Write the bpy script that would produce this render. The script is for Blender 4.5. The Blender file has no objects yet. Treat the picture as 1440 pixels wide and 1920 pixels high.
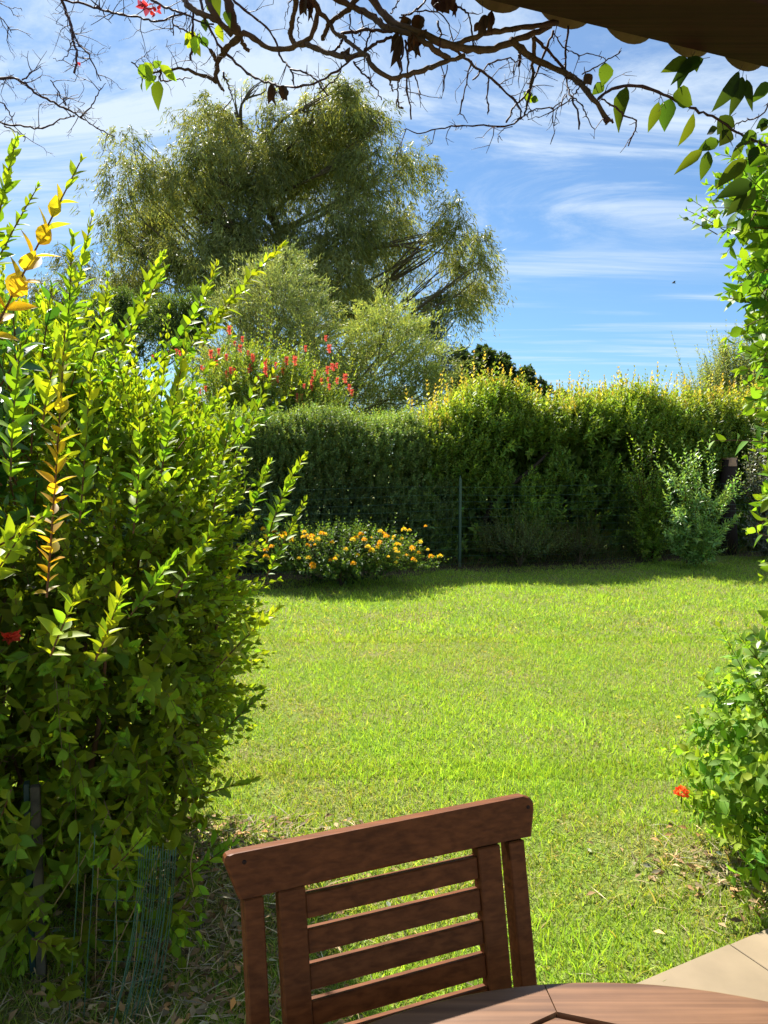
import bpy, math
import numpy as np
from mathutils import Vector
R = math.radians
scene = bpy.context.scene
C = scene.collection

# ------------------------------------------------------------------ camera, sky, sun
CAM = np.array([0.0, 0.0, 1.5]); FPX = 1400.0; PITCH = math.atan(100 / FPX)
cam = bpy.data.cameras.new('camera'); cam.sensor_fit = 'VERTICAL'; cam.sensor_height = 36
cam.lens = FPX / 1920 * 36; cam.clip_start = 0.05; cam.clip_end = 1500
camo = bpy.data.objects.new('camera', cam); C.objects.link(camo)
camo.location = CAM; camo.rotation_euler = (R(90) - PITCH, 0, 0); scene.camera = camo

SUN_EL, SUN_AZ = 47.0, 25.0          # azimuth to the left of +Y
w = bpy.data.worlds.new("World"); scene.world = w; w.use_nodes = True
nt = w.node_tree; N = nt.nodes; L = nt.links; N.clear()
out = N.new('ShaderNodeOutputWorld'); bg = N.new('ShaderNodeBackground'); L.new(bg.outputs[0], out.inputs[0])
sky = N.new('ShaderNodeTexSky'); sky.sky_type = 'NISHITA'; sky.sun_disc = False
sky.sun_elevation = R(SUN_EL); sky.sun_rotation = R(-SUN_AZ); sky.ozone_density = 3.0; sky.dust_density = 0.3; sky.air_density = 1.0
tc = N.new('ShaderNodeTexCoord'); sep = N.new('ShaderNodeSeparateXYZ'); L.new(tc.outputs['Generated'], sep.inputs[0])
def mth(op, a, b=None, clamp=False):
    m = N.new('ShaderNodeMath'); m.operation = op; m.use_clamp = clamp
    for i, v in enumerate((a, b)):
        if v is None: continue
        if hasattr(v, 'links'): L.new(v, m.inputs[i])
        else: m.inputs[i].default_value = v
    return m.outputs[0]
zz = mth('MAXIMUM', sep.outputs[2], 0.03)
zc = mth('ADD', zz, 0.06)
px_ = mth('DIVIDE', sep.outputs[0], zc); py_ = mth('DIVIDE', sep.outputs[1], zc)
comb = N.new('ShaderNodeCombineXYZ'); L.new(px_, comb.inputs[0]); L.new(py_, comb.inputs[1])
def cloud(scale, rot, loc, det, dist, lo, hi, rough=0.6):
    mp = N.new('ShaderNodeMapping'); L.new(comb.outputs[0], mp.inputs[0])
    mp.inputs['Scale'].default_value = scale; mp.inputs['Rotation'].default_value = (0, 0, R(rot)); mp.inputs['Location'].default_value = loc
    n = N.new('ShaderNodeTexNoise'); L.new(mp.outputs[0], n.inputs['Vector']); n.inputs['Scale'].default_value = 1.0
    n.inputs['Detail'].default_value = det; n.inputs['Roughness'].default_value = rough; n.inputs['Distortion'].default_value = dist
    r = N.new('ShaderNodeMapRange'); r.interpolation_type = 'SMOOTHSTEP'; L.new(n.outputs[0], r.inputs[0])
    r.inputs[1].default_value = lo; r.inputs[2].default_value = hi
    return r.outputs[0]
c1 = cloud((0.55, 1.35, 1), -20, (3.1, 1.7, 0), 12, 1.6, 0.40, 0.66, .66)
c2 = cloud((0.5, 3.4, 1), -12, (7.3, 0.2, 0), 9, 0.5, 0.46, 0.74)
c3 = cloud((0.35, 0.5, 1), 10, (1.3, 9.4, 0), 2, 0.2, 0.36, 0.62)
band = N.new('ShaderNodeMapRange'); band.interpolation_type = 'SMOOTHSTEP'; L.new(sep.outputs[2], band.inputs[0])
band.inputs[1].default_value = 0.17; band.inputs[2].default_value = 0.36
hi_ = mth('MULTIPLY', mth('ADD', mth('MULTIPLY', c1, 1.05), mth('MULTIPLY', c3, 0.12)), band.outputs[0])
lo_ = mth('MULTIPLY', mth('MULTIPLY', c2, 0.75), mth('SUBTRACT', 1.0, band.outputs[0]))
cl = mth('ADD', hi_, lo_, True)
cl = mth('ADD', mth('MULTIPLY', cl, 0.80), 0.05, True)
mix = N.new('ShaderNodeMix'); mix.data_type = 'RGBA'; L.new(cl, mix.inputs['Factor'])
tint = N.new('ShaderNodeMix'); tint.data_type = 'RGBA'; tint.blend_type = 'MULTIPLY'; tint.inputs['Factor'].default_value = 1
L.new(sky.outputs[0], tint.inputs['A']); tint.inputs['B'].default_value = (0.56, 0.80, 0.97, 1)
L.new(tint.outputs['Result'], mix.inputs['A']); mix.inputs['B'].default_value = (6.0, 6.9, 7.8, 1)
L.new(mix.outputs['Result'], bg.inputs[0]); bg.inputs[1].default_value = 0.058

sl = bpy.data.lights.new('sun', 'SUN'); sl.energy = 5.0; sl.angle = R(0.53); sl.color = (1, 0.955, 0.88)
so = bpy.data.objects.new('sun', sl); C.objects.link(so)
sun_to = Vector((-math.sin(R(SUN_AZ)) * math.cos(R(SUN_EL)), math.cos(R(SUN_AZ)) * math.cos(R(SUN_EL)), math.sin(R(SUN_EL))))
so.rotation_euler = sun_to.to_track_quat('Z', 'Y').to_euler(); so.location = (-4, 8, 9)
vs = scene.view_settings; vs.view_transform = 'Standard'; vs.look = 'None'; vs.gamma = 1; vs.exposure = 1.3; vs.use_curve_mapping = False
cy = scene.cycles; cy.max_bounces = 7; cy.diffuse_bounces = 3; cy.glossy_bounces = 2; cy.transmission_bounces = 5; cy.transparent_max_bounces = 4
cy.use_denoising = True; cy.use_adaptive_sampling = True; cy.adaptive_threshold = 0.02; cy.sample_clamp_indirect = 6
cy.use_fast_gi = False

# ------------------------------------------------------------------ helpers
rng = np.random.default_rng(11)
def nrm(v): return v / np.maximum(np.linalg.norm(v, axis=-1, keepdims=True), 1e-9)
def ray(px, py):
    x = (np.asarray(px, float) - 720) / FPX; z = -(np.asarray(py, float) - 960) / FPX
    return np.stack([x, math.cos(PITCH) + z * math.sin(PITCH), -math.sin(PITCH) + z * math.cos(PITCH)], -1)
def W(px, py, Y):
    r = ray(px, py); return CAM + r * (np.asarray(Y, float) / r[..., 1])[..., None]
def ground(px, py, z=0.0):
    r = ray(px, py); return CAM + r * ((z - 1.5) / r[..., 2])[..., None]
def sn(p, f, seed):
    g = np.random.default_rng(seed); s = 0; a = 1; t = 0
    for k in range(4):
        d = nrm(g.normal(size=(3, 3))) * f * (1.7 ** k); ph = g.uniform(0, 6.28, 3)
        s = s + a * np.sin(p @ d.T + ph).sum(-1) / 3; t += a; a *= .65
    return s / t * 1.6

class Geo:
    def __init__(s): s.V = []; s.Q = []; s.T = []; s.c = []; s.n = 0
    def add(s, V, Q=None, T=None, col=(.5, .5, .5)):
        V = np.asarray(V, float).reshape(-1, 3); col = np.broadcast_to(np.asarray(col, float), (len(V), 3))
        if Q is not None and len(Q): s.Q.append(np.asarray(Q).reshape(-1, 4) + s.n)
        if T is not None and len(T): s.T.append(np.asarray(T).reshape(-1, 3) + s.n)
        s.V.append(V); s.c.append(col); s.n += len(V)
    def build(s, name, mat, parent=None, origin=None, smooth=True):
        V = np.concatenate(s.V); c = np.concatenate(s.c)
        Q = np.concatenate(s.Q) if s.Q else np.zeros((0, 4), int); T = np.concatenate(s.T) if s.T else np.zeros((0, 3), int)
        if parent is not None: o0 = np.array(parent.get('_o', (0, 0, 0)), float)
        else: o0 = np.array(origin if origin is not None else (V[:, 0].mean(), V[:, 1].mean(), V[:, 2].min()), float)
        me = bpy.data.meshes.new(name); me.vertices.add(len(V)); me.vertices.foreach_set('co', (V - o0).astype(np.float32).ravel())
        li = np.concatenate([Q.ravel(), T.ravel()]).astype(np.int32); me.loops.add(len(li)); me.loops.foreach_set('vertex_index', li)
        cnt = np.concatenate([np.full(len(Q), 4), np.full(len(T), 3)]); st = np.concatenate([[0], np.cumsum(cnt)[:-1]]).astype(np.int32)
        me.polygons.add(len(cnt)); me.polygons.foreach_set('loop_start', st)
        me.polygons.foreach_set('use_smooth', np.full(len(cnt), bool(smooth)))
        me.update(calc_edges=True)
        a = me.color_attributes.new('Col', 'FLOAT_COLOR', 'POINT'); a.data.foreach_set('color', np.c_[np.clip(c, 0, 1), np.ones(len(c))].astype(np.float32).ravel())
        me.materials.append(mat)
        o = bpy.data.objects.new(name, me); C.objects.link(o)
        if parent is not None: o.parent = parent; o['_o'] = list(o0)
        else: o.location = o0; o['_o'] = list(o0)
        return o
def thing(name, loc, label, cat, group=None):
    o = bpy.data.objects.new(name, None); C.objects.link(o); o.location = loc; o.empty_display_size = .2
    o['_o'] = [float(x) for x in loc]; o['label'] = label; o['category'] = cat
    if group: o['group'] = group
    return o
def tag(o, label=None, cat=None, group=None, kind=None):
    if label: o['label'] = label
    if cat: o['category'] = cat
    if group: o['group'] = group
    if kind: o['kind'] = kind
    return o
# boxes and tubes
def box(g, c, ax, half, col=(.5, .5, .5), bev=0.0):
    """box centred c, axes ax (3x3 rows), half sizes; bevelled by inset corner rings"""
    ax = np.asarray(ax, float); h = np.asarray(half, float); b = min(bev, h.min() * .9)
    if b <= 0:
        s = np.array([[x, y, z] for x in (-1, 1) for y in (-1, 1) for z in (-1, 1)]) * h
        g.add(c + s @ ax, [[0, 1, 3, 2], [4, 6, 7, 5], [0, 4, 5, 1], [2, 3, 7, 6], [0, 2, 6, 4], [1, 5, 7, 3]], col=col); return
    V = []; F = {}
    idx = {}
    for x in (-1, 1):
        for y in (-1, 1):
            for z in (-1, 1):
                for k in range(3):
                    p = np.array([x, y, z]) * h; q = p - np.array([x, y, z]) * b; q[k] = p[k]
                    idx[(x, y, z, k)] = len(V); V.append(q)
    Q = []; T = []
    for k in range(3):
        u, v = [i for i in range(3) if i != k]
        for s in (-1, 1):
            f = []
            for (a, bb) in ((-1, -1), (1, -1), (1, 1), (-1, 1)):
                t = [0, 0, 0]; t[k] = s; t[u] = a; t[v] = bb; f.append(idx[(*t, k)])
            Q.append(f if (s > 0) == (k != 1) else f[::-1])
    for k in range(3):      # edges parallel to axis k
        u, v = [i for i in range(3) if i != k]
        for a in (-1, 1):
            for bb in (-1, 1):
                t0 = [0, 0, 0]; t0[u] = a; t0[v] = bb; t1 = list(t0); t0[k] = -1; t1[k] = 1
                Q.append([idx[(*t0, u)], idx[(*t1, u)], idx[(*t1, v)], idx[(*t0, v)]])
    for x in (-1, 1):
        for y in (-1, 1):
            for z in (-1, 1): T.append([idx[(x, y, z, k)] for k in range(3)])
    g.add(c + np.array(V) @ ax, Q, T, col=col)
def tubes(g, P, rad, sides=5, col=(.1, .06, .03), cap=True):
    """P (M,n,3) rad (M,n)"""
    P = np.asarray(P, float); M, n, _ = P.shape; rad = np.broadcast_to(rad, (M, n))
    T = nrm(np.gradient(P, axis=1)); ref = np.where(np.abs(T[:, :1, 2:3]) > .8, [1., 0, 0], [0, 0, 1.]) * np.ones((M, n, 1))
    U = nrm(np.cross(T, ref)); Vv = np.cross(T, U); a = np.arange(sides) / sides * 2 * np.pi
    X = P[:, :, None] + rad[..., None, None] * (np.cos(a)[None, None, :, None] * U[:, :, None] + np.sin(a)[None, None, :, None] * Vv[:, :, None])
    i = np.arange(n - 1)[:, None]; j = np.arange(sides)[None]; j2 = (j + 1) % sides
    q = np.stack([i * sides + j, i * sides + j2, (i + 1) * sides + j2, (i + 1) * sides + j], -1).reshape(-1, 4)
    Q = (q[None] + (np.arange(M) * n * sides)[:, None, None]).reshape(-1, 4)
    cc = np.asarray(col, float)
    if cc.ndim == 2: cc = np.repeat(cc, n * sides, axis=0)
    Tt = None
    if cap:
        e = [];
        for k in range(1, sides - 1): e.append([0, k + 1, k]); e.append([(n - 1) * sides, (n - 1) * sides + k, (n - 1) * sides + k + 1])
        Tt = (np.array(e)[None] + (np.arange(M) * n * sides)[:, None, None]).reshape(-1, 3)
    g.add(X.reshape(-1, 3), Q, Tt, col=cc)
def spline(pts, n):
    P = np.asarray(pts, float); d = np.r_[0, np.cumsum(np.linalg.norm(np.diff(P, axis=0), axis=1))]; t = np.linspace(0, d[-1], n)
    m = np.gradient(P, d, axis=0); o = []
    for x in t:
        i = min(max(np.searchsorted(d, x) - 1, 0), len(P) - 2); h = d[i + 1] - d[i]; u = (x - d[i]) / h
        o.append((2 * u**3 - 3 * u**2 + 1) * P[i] + (u**3 - 2 * u**2 + u) * h * m[i] + (-2 * u**3 + 3 * u**2) * P[i + 1] + (u**3 - u**2) * h * m[i + 1])
    return np.array(o)

# leaf templates: x across (-.5...5), y along 0..1, z up
def tmpl_full(curl=.18, fold=.16, wave=0.0):
    ts = [0, .14, .34, .56, .78, 1]; ws = [.12, .62, 1, .92, .52, 0]; V = []; Q = []
    for i, (t, w_) in enumerate(zip(ts, ws)):
        z = -curl * t * t
        for s in (-1, 0, 1): V.append((s * w_ / 2, t, z + abs(s) * w_ * fold + s * wave * math.sin(t * 7)))
    for i in range(5):
        for k in (0, 1): a = i * 3 + k; Q.append((a, a + 1, a + 4, a + 3))
    return np.array(V), np.array(Q)
T_FULL = tmpl_full(.12, .09); T_BROAD = tmpl_full(.3, .1, .03)
T_MID = (np.array([(0, 0, 0), (-.5, .45, .1), (.5, .45, .1), (0, .45, 0), (0, 1, -.12)]), np.array([(0, 2, 4, 3), (0, 3, 4, 1)]))
T_FAR = (np.array([(0, 0, 0), (.5, .45, .02), (0, 1, -.05), (-.5, .45, .02)]), np.array([(0, 1, 2, 3)]))
def leaves(g, tm, P, D, Nn, ln, wd, col):
    tv, tq = tm; D = nrm(D); X = nrm(np.cross(D, Nn)); Z = np.cross(X, D); n = len(P); k = len(tv)
    ln = np.broadcast_to(ln, n)[:, None, None]; wd = np.broadcast_to(wd, n)[:, None, None]
    V = P[:, None] + X[:, None] * tv[None, :, 0:1] * wd + D[:, None] * tv[None, :, 1:2] * ln + Z[:, None] * tv[None, :, 2:3] * ln
    Q = (tq[None] + (np.arange(n) * k)[:, None, None]).reshape(-1, 4)
    g.add(V.reshape(-1, 3), Q, col=np.repeat(np.broadcast_to(col, (n, 3)), k, axis=0))
def colvar(base, n, v=.25, h=.12, r=None):
    r = r or rng; base = np.broadcast_to(base, (n, 3)); k = np.exp(r.normal(0, v, n))[:, None]
    sh = r.normal(0, h, n)[:, None]; return np.clip(base * k * np.c_[1 + sh, np.ones_like(sh), 1 - sh], 0, 1)
def shoots(gl, gs, base, dr, length, K, leaf, wr, c0, c1, tm=T_MID, bend=(0, 0, .1), a0=62, a1=18, start=.12, stem_r=.0015,
           stem_c=(.10, .05, .02), opp=True, cv=.22, tipc=None, jit=.18, terminal=True, perm=None):
    """many leafy shoots at once; base (M,3) dr (M,3) length (M)"""
    M = len(base); dr = nrm(dr); length = np.broadcast_to(length, M); bend = np.broadcast_to(bend, (M, 3))
    s = np.linspace(start, 1, K); rnd = rng.normal(size=(M, 3)); 
    pos = lambda t: base[:, None] + length[:, None, None] * (dr[:, None] * t[None, :, None] + bend[:, None] * (t * t)[None, :, None])
    P = pos(s); T = nrm(dr[:, None] + 2 * bend[:, None] * s[None, :, None])
    U = nrm(np.cross(T, rnd[:, None])); V = np.cross(T, U)
    ph = (np.arange(K) * (np.pi / 2 if opp else 2.4))[None] + rng.uniform(0, 6.28, (M, 1)) + rng.normal(0, .2, (M, K))
    prof = (1 - .55 * s ** 3) * (0.72 + .28 * np.minimum(1, s / .25))
    lf = np.broadcast_to(leaf, M)[:, None] * prof[None] * np.exp(rng.normal(0, .12, (M, K)))
    ang = R(1) * (a0 + (a1 - a0) * s ** 1.6)[None] + rng.normal(0, .12, (M, K))
    c0 = np.broadcast_to(c0, (M, 3)); c1 = np.broadcast_to(c1, (M, 3)); mixv = (s ** 2)[None, :, None]
    cc = c0[:, None] * (1 - mixv) + c1[:, None] * mixv
    for side in ((0, np.pi) if opp else (0,)):
        rad = np.cos(ph + side)[..., None] * U + np.sin(ph + side)[..., None] * V
        D = np.cos(ang)[..., None] * T + np.sin(ang)[..., None] * rad + rng.normal(0, jit * .5, (M, K, 3))
        D = nrm(D); Nn = T - (T * D).sum(-1, keepdims=True) * D + rng.normal(0, jit, (M, K, 3)) + np.array([0, 0, .15])
        leaves(gl, tm, P.reshape(-1, 3), D.reshape(-1, 3), Nn.reshape(-1, 3), lf.ravel(), lf.ravel() * wr * np.exp(rng.normal(0, .08, M * K)), colvar(cc.reshape(-1, 3), M * K, cv))
    if terminal:
        leaves(gl, tm, P[:, -1], T[:, -1] + rng.normal(0, .15, (M, 3)), rnd, lf[:, -1] * .9, lf[:, -1] * wr * .8, colvar(c1, M, cv))
    if gs is not None:
        ts = np.linspace(0, 1, 5); rr = stem_r * np.linspace(1, .45, 5)[None] * np.ones((M, 1))
        tubes(gs, pos(ts), rr, 3 if stem_r < .003 else 4, stem_c, cap=False)

# ------------------------------------------------------------------ materials
def newmat(name):
    m = bpy.data.materials.new(name); m.use_nodes = True; n = m.node_tree.nodes; n.clear()
    o = n.new('ShaderNodeOutputMaterial'); return m, n, m.node_tree.links, o
def leafmat(name, rough=.42, trans=.42, boost=(1.5, 1.55, .55), spec=.45, bump=0):
    m, n, l, o = newmat(name); at = n.new('ShaderNodeAttribute'); at.attribute_name = 'Col'
    p = n.new('ShaderNodeBsdfPrincipled'); l.new(at.outputs['Color'], p.inputs['Base Color']); p.inputs['Roughness'].default_value = rough
    p.inputs['Specular IOR Level'].default_value = spec
    t = n.new('ShaderNodeBsdfTranslucent'); mu = n.new('ShaderNodeMix'); mu.data_type = 'RGBA'; mu.blend_type = 'MULTIPLY'; mu.inputs['Factor'].default_value = 1
    l.new(at.outputs['Color'], mu.inputs['A']); mu.inputs['B'].default_value = (*boost, 1); l.new(mu.outputs['Result'], t.inputs[0])
    mx = n.new('ShaderNodeMixShader'); mx.inputs[0].default_value = trans; l.new(p.outputs[0], mx.inputs[1]); l.new(t.outputs[0], mx.inputs[2]); l.new(mx.outputs[0], o.inputs[0])
    return m
def colmat(name, rough=.8, noise=0, nscale=20, spec=.3, bump=.0):
    m, n, l, o = newmat(name); at = n.new('ShaderNodeAttribute'); at.attribute_name = 'Col'
    p = n.new('ShaderNodeBsdfPrincipled'); p.inputs['Roughness'].default_value = rough; p.inputs['Specular IOR Level'].default_value = spec; l.new(p.outputs[0], o.inputs[0])
    src = at.outputs['Color']
    if noise or bump:
        tcn = n.new('ShaderNodeTexCoord'); nz = n.new('ShaderNodeTexNoise'); nz.inputs['Scale'].default_value = nscale; nz.inputs['Detail'].default_value = 6; l.new(tcn.outputs['Object'], nz.inputs['Vector'])
        mr = n.new('ShaderNodeMapRange'); l.new(nz.outputs[0], mr.inputs[0]); mr.inputs[1].default_value = .25; mr.inputs[2].default_value = .75; mr.inputs[3].default_value = 1 - noise; mr.inputs[4].default_value = 1 + noise
        mu = n.new('ShaderNodeVectorMath'); mu.operation = 'SCALE'; l.new(src, mu.inputs[0]); l.new(mr.outputs[0], mu.inputs['Scale']); src = mu.outputs[0]
        if bump:
            b = n.new('ShaderNodeBump'); b.inputs['Strength'].default_value = bump; b.inputs['Distance'].default_value = .004; l.new(nz.outputs[0], b.inputs['Height']); l.new(b.outputs[0], p.inputs['Normal'])
    l.new(src, p.inputs['Base Color']); return m
M_LEAF = leafmat('glossy_leaf', .5, .45, (1.5, 1.5, .5), .25); M_SOFT = leafmat('soft_leaf', .6, .48, (1.5, 1.5, .5), .15); M_FAR = leafmat('distant_leaf', .5, .42, (1.45, 1.4, .5), .3)
M_GLOSS = leafmat('waxy_leaf', .34, .38, (1.4, 1.5, .5), .6)
M_GRASS = leafmat('grass_blade', .6, .45, (1.45, 1.5, .5), .2)
M_PETAL = leafmat('petal', .6, .4, (1.3, 1.1, 1), .2)
M_BARK = colmat('bark', .85, .35, 60, .2, .6); M_TWIG = colmat('twig', .7, .25, 80, .3); M_METAL = colmat('green_paint', .4, .1, 40, .5)
def woodmat(name, dark, light, rough, axis, spec=.5, coat=.0):
    m, n, l, o = newmat(name); tcn = n.new('ShaderNodeTexCoord'); mp = n.new('ShaderNodeMapping'); l.new(tcn.outputs['Object'], mp.inputs[0]); mp.inputs['Rotation'].default_value = (0, 0, R(axis))
    mp.inputs['Scale'].default_value = (2.2, 110, 110)
    nz = n.new('ShaderNodeTexNoise'); nz.inputs['Scale'].default_value = 1; nz.inputs['Detail'].default_value = 8; nz.inputs['Distortion'].default_value = .25; l.new(mp.outputs[0], nz.inputs['Vector'])
    n2 = n.new('ShaderNodeTexNoise'); n2.inputs['Scale'].default_value = 22; n2.inputs['Detail'].default_value = 7; l.new(tcn.outputs['Object'], n2.inputs['Vector'])
    ad = n.new('ShaderNodeMath'); ad.operation = 'MULTIPLY_ADD'; l.new(nz.outputs[0], ad.inputs[0]); ad.inputs[1].default_value = .84
    m2 = n.new('ShaderNodeMath'); m2.operation = 'MULTIPLY'; l.new(n2.outputs[0], m2.inputs[0]); m2.inputs[1].default_value = .16; l.new(m2.outputs[0], ad.inputs[2])
    cr = n.new('ShaderNodeValToRGB'); cr.color_ramp.elements[0].position = .34; cr.color_ramp.elements[0].color = (*dark, 1); cr.color_ramp.elements[1].position = .66; cr.color_ramp.elements[1].color = (*light, 1); l.new(ad.outputs[0], cr.inputs[0])
    p = n.new('ShaderNodeBsdfPrincipled'); l.new(cr.outputs[0], p.inputs['Base Color']); p.inputs['Roughness'].default_value = rough; p.inputs['Specular IOR Level'].default_value = spec
    b = n.new('ShaderNodeBump'); b.inputs['Strength'].default_value = .35; b.inputs['Distance'].default_value = .0015; l.new(nz.outputs[0], b.inputs['Height']); l.new(b.outputs[0], p.inputs['Normal']); l.new(p.outputs[0], o.inputs[0]); return m
M_CH = woodmat('chair_wood', (.085, .026, .007), (.175, .056, .016), .5, -21.5, .18)
M_CHV = woodmat('chair_wood_upright', (.085, .026, .007), (.165, .053, .015), .5, 68.5, .18)
M_TB = woodmat('table_wood', (.11, .048, .02), (.23, .112, .05), .4, -5)
M_BEAM = woodmat('beam_wood', (.018, .005, .004), (.036, .011, .008), .7, -20.5, .2)

# ------------------------------------------------------------------ ground
def groundmat():
    m, n, l, o = newmat('lawn_soil'); tcn = n.new('ShaderNodeTexCoord'); nz = n.new('ShaderNodeTexNoise'); nz.inputs['Scale'].default_value = 1.1; nz.inputs['Detail'].default_value = 9; nz.inputs['Roughness'].default_value = .7; l.new(tcn.outputs['Object'], nz.inputs['Vector'])
    n2 = n.new('ShaderNodeTexNoise'); n2.inputs['Scale'].default_value = 60; n2.inputs['Detail'].default_value = 4; l.new(tcn.outputs['Object'], n2.inputs['Vector'])
    cr = n.new('ShaderNodeValToRGB'); e = cr.color_ramp.elements; e[0].position = .38; e[0].color = (.15, .25, .025, 1); e[1].position = .66; e[1].color = (.24, .21, .09, 1); l.new(nz.outputs[0], cr.inputs[0])
    c2 = n.new('ShaderNodeMix'); c2.data_type = 'RGBA'; c2.blend_type = 'MULTIPLY'; c2.inputs['Factor'].default_value = .7; l.new(cr.outputs[0], c2.inputs['A'])
    mr = n.new('ShaderNodeMapRange'); l.new(n2.outputs[0], mr.inputs[0]); mr.inputs[1].default_value = .3; mr.inputs[2].default_value = .7; mr.inputs[3].default_value = .3; mr.inputs[4].default_value = 1.3; l.new(mr.outputs[0], c2.inputs['B'])
    p = n.new('ShaderNodeBsdfPrincipled'); p.inputs['Roughness'].default_value = .95; p.inputs['Specular IOR Level'].default_value = .1; l.new(c2.outputs['Result'], p.inputs['Base Color']); l.new(p.outputs[0], o.inputs[0])
    b = n.new('ShaderNodeBump'); b.inputs['Distance'].default_value = .02; l.new(n2.outputs[0], b.inputs['Height']); l.new(b.outputs[0], p.inputs['Normal']); return m
g = Geo(); g.add([(-600, -200, 0), (600, -200, 0), (600, 900, 0), (-600, 900, 0)], [(0, 1, 2, 3)]); tag(g.build('lawn_ground', groundmat(), origin=(0, 0, 0)), kind='structure')
# hedge line
HA = np.array([1.35, 10.45]); HD = nrm(np.array([4.85, 1.5])); HN = np.array([-HD[1], HD[0]])
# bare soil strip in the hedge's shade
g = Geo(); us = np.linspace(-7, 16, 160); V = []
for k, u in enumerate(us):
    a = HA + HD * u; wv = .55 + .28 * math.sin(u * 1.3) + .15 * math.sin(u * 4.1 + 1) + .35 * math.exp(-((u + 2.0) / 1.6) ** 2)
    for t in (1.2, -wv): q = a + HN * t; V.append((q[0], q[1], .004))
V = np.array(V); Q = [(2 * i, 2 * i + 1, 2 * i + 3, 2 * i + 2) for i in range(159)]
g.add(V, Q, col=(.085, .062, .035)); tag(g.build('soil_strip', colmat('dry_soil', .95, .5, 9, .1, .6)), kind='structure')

# grass
def grass(name, n, y0, y1, hgt, wdt, kindmesh, seed, dens_pow=1.0):
    r = np.random.default_rng(seed); y = y0 + (y1 - y0) * r.random(n) ** dens_pow; x = r.uniform(-1, 1, n) * (.66 * y + .7); P = np.c_[x, y, np.zeros(n)]
    td = nrm(np.array([.894, .447])); tn = np.array([-td[1], td[0]])
    d_t = (P[:, :2] - np.array([1.217, 2.264])) @ tn                         # outside the terrace
    hd = (P[:, :2] - HA) @ HN; keep = (d_t > -.012 + .02 * sn(P, 14, 31)) & (hd < .3)
    soil = np.clip(1 - (-.0 - hd) / .9, 0, 1) + .25 * sn(P, 3, 4); keep &= ~((soil > .45) & (r.random(n) < .8))
    dry = sn(P, 1.1, 7) * .55 + sn(P, 4.5, 8) * .45 + sn(P, 15, 9) * .35 + .9 * np.exp(-(((x - 1.0) / .55) ** 2 + ((y - 2.75) / .3) ** 2)) + .8 * np.exp(-(((x + .55) / .5) ** 2 + ((y - 3.2) / .8) ** 2)) + .45 * np.exp(-((y - 2.2) / .7) ** 2) + 1.3 * np.exp(-(((x + .62) / .3) ** 2 + ((y - 2.25) / .45) ** 2)) + .5 * np.exp(-(((x - 5) / 1) ** 2 + ((y - 8) / .8) ** 2))
    keep &= ~((dry > .75) & (r.random(n) < .45)); P = P[keep]; dry = dry[keep]; n = len(P); y = P[:, 1]
    lush = sn(P, 2.0, 21) * .5 + sn(P, 7, 22) * .5 + sn(P, 22, 23) * .35
    az = r.uniform(0, 6.28, n); lean = r.normal(.75, .35, n); D = np.c_[np.cos(az) * np.sin(lean), np.sin(az) * np.sin(lean), np.abs(np.cos(lean)) + .05]; D = nrm(D)
    h = hgt * np.exp(r.normal(0, .35, n)) * np.clip(1 + .35 * lush, .35, 2)
    pd = np.clip(.11 + .36 * dry, .05, .85); isdry = r.random(n) < pd
    gcol = np.array([.29, .40, .06]) * np.exp(.22 * lush)[:, None]; gcol = gcol * (1 - .5 * np.clip(dry, 0, 1)[:, None]) + np.array([.22, .24, .05]) * .5 * np.clip(dry, 0, 1)[:, None]
    col = np.where(isdry[:, None], np.array([.42, .36, .17]), gcol); col = colvar(col, n, .22, .1, r)
    D[isdry, 2] *= .35; D = nrm(D); side = nrm(np.cross(D, r.normal(size=(n, 3)) + np.array([0, 0, 1.]))); wd = wdt * np.exp(r.normal(0, .25, n))
    b = D.copy(); b[:, 2] += .5; b = nrm(b); g = Geo()
    a0 = P - side * wd[:, None] / 2; a1 = P + side * wd[:, None] / 2; mid = P + b * h[:, None] * .5; tip = mid + D * h[:, None] * .55; 
    if kindmesh:
        V = np.stack([a0, a1, mid + side * wd[:, None] * .4, mid - side * wd[:, None] * .4, tip], 1).reshape(-1, 3); o5 = (np.arange(n) * 5)[:, None]
        g.add(V, o5 + np.array([[0, 1, 2, 3]]), o5 + np.array([[3, 2, 4]]), np.repeat(col, 5, 0))
    else:
        V = np.stack([a0, a1, tip], 1).reshape(-1, 3); g.add(V, None, (np.arange(n) * 3)[:, None] + np.array([[0, 1, 2]]), np.repeat(col, 3, 0))
    return g
G = Geo()
for (n_, y0, y1, h_, w_, k_, s_) in ((125000, 1.45, 3.6, .030, .0031, True, 1), (150000, 3.4, 6.2, .029, .0045, False, 2), (175000, 6, 12.5, .033, .0078, False, 3)):
    q = grass('grass', n_, y0, y1, h_, w_, k_, s_)
    for V_, c_ in zip(q.V, q.c): G.add(V_, q.Q[0] if q.Q else None, q.T[0], c_)
tag(G.build('grass', M_GRASS, origin=(0, 0, 0)), 'short sunlit yellow green lawn grass with dry straw patches', 'grass', kind='stuff')

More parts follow.
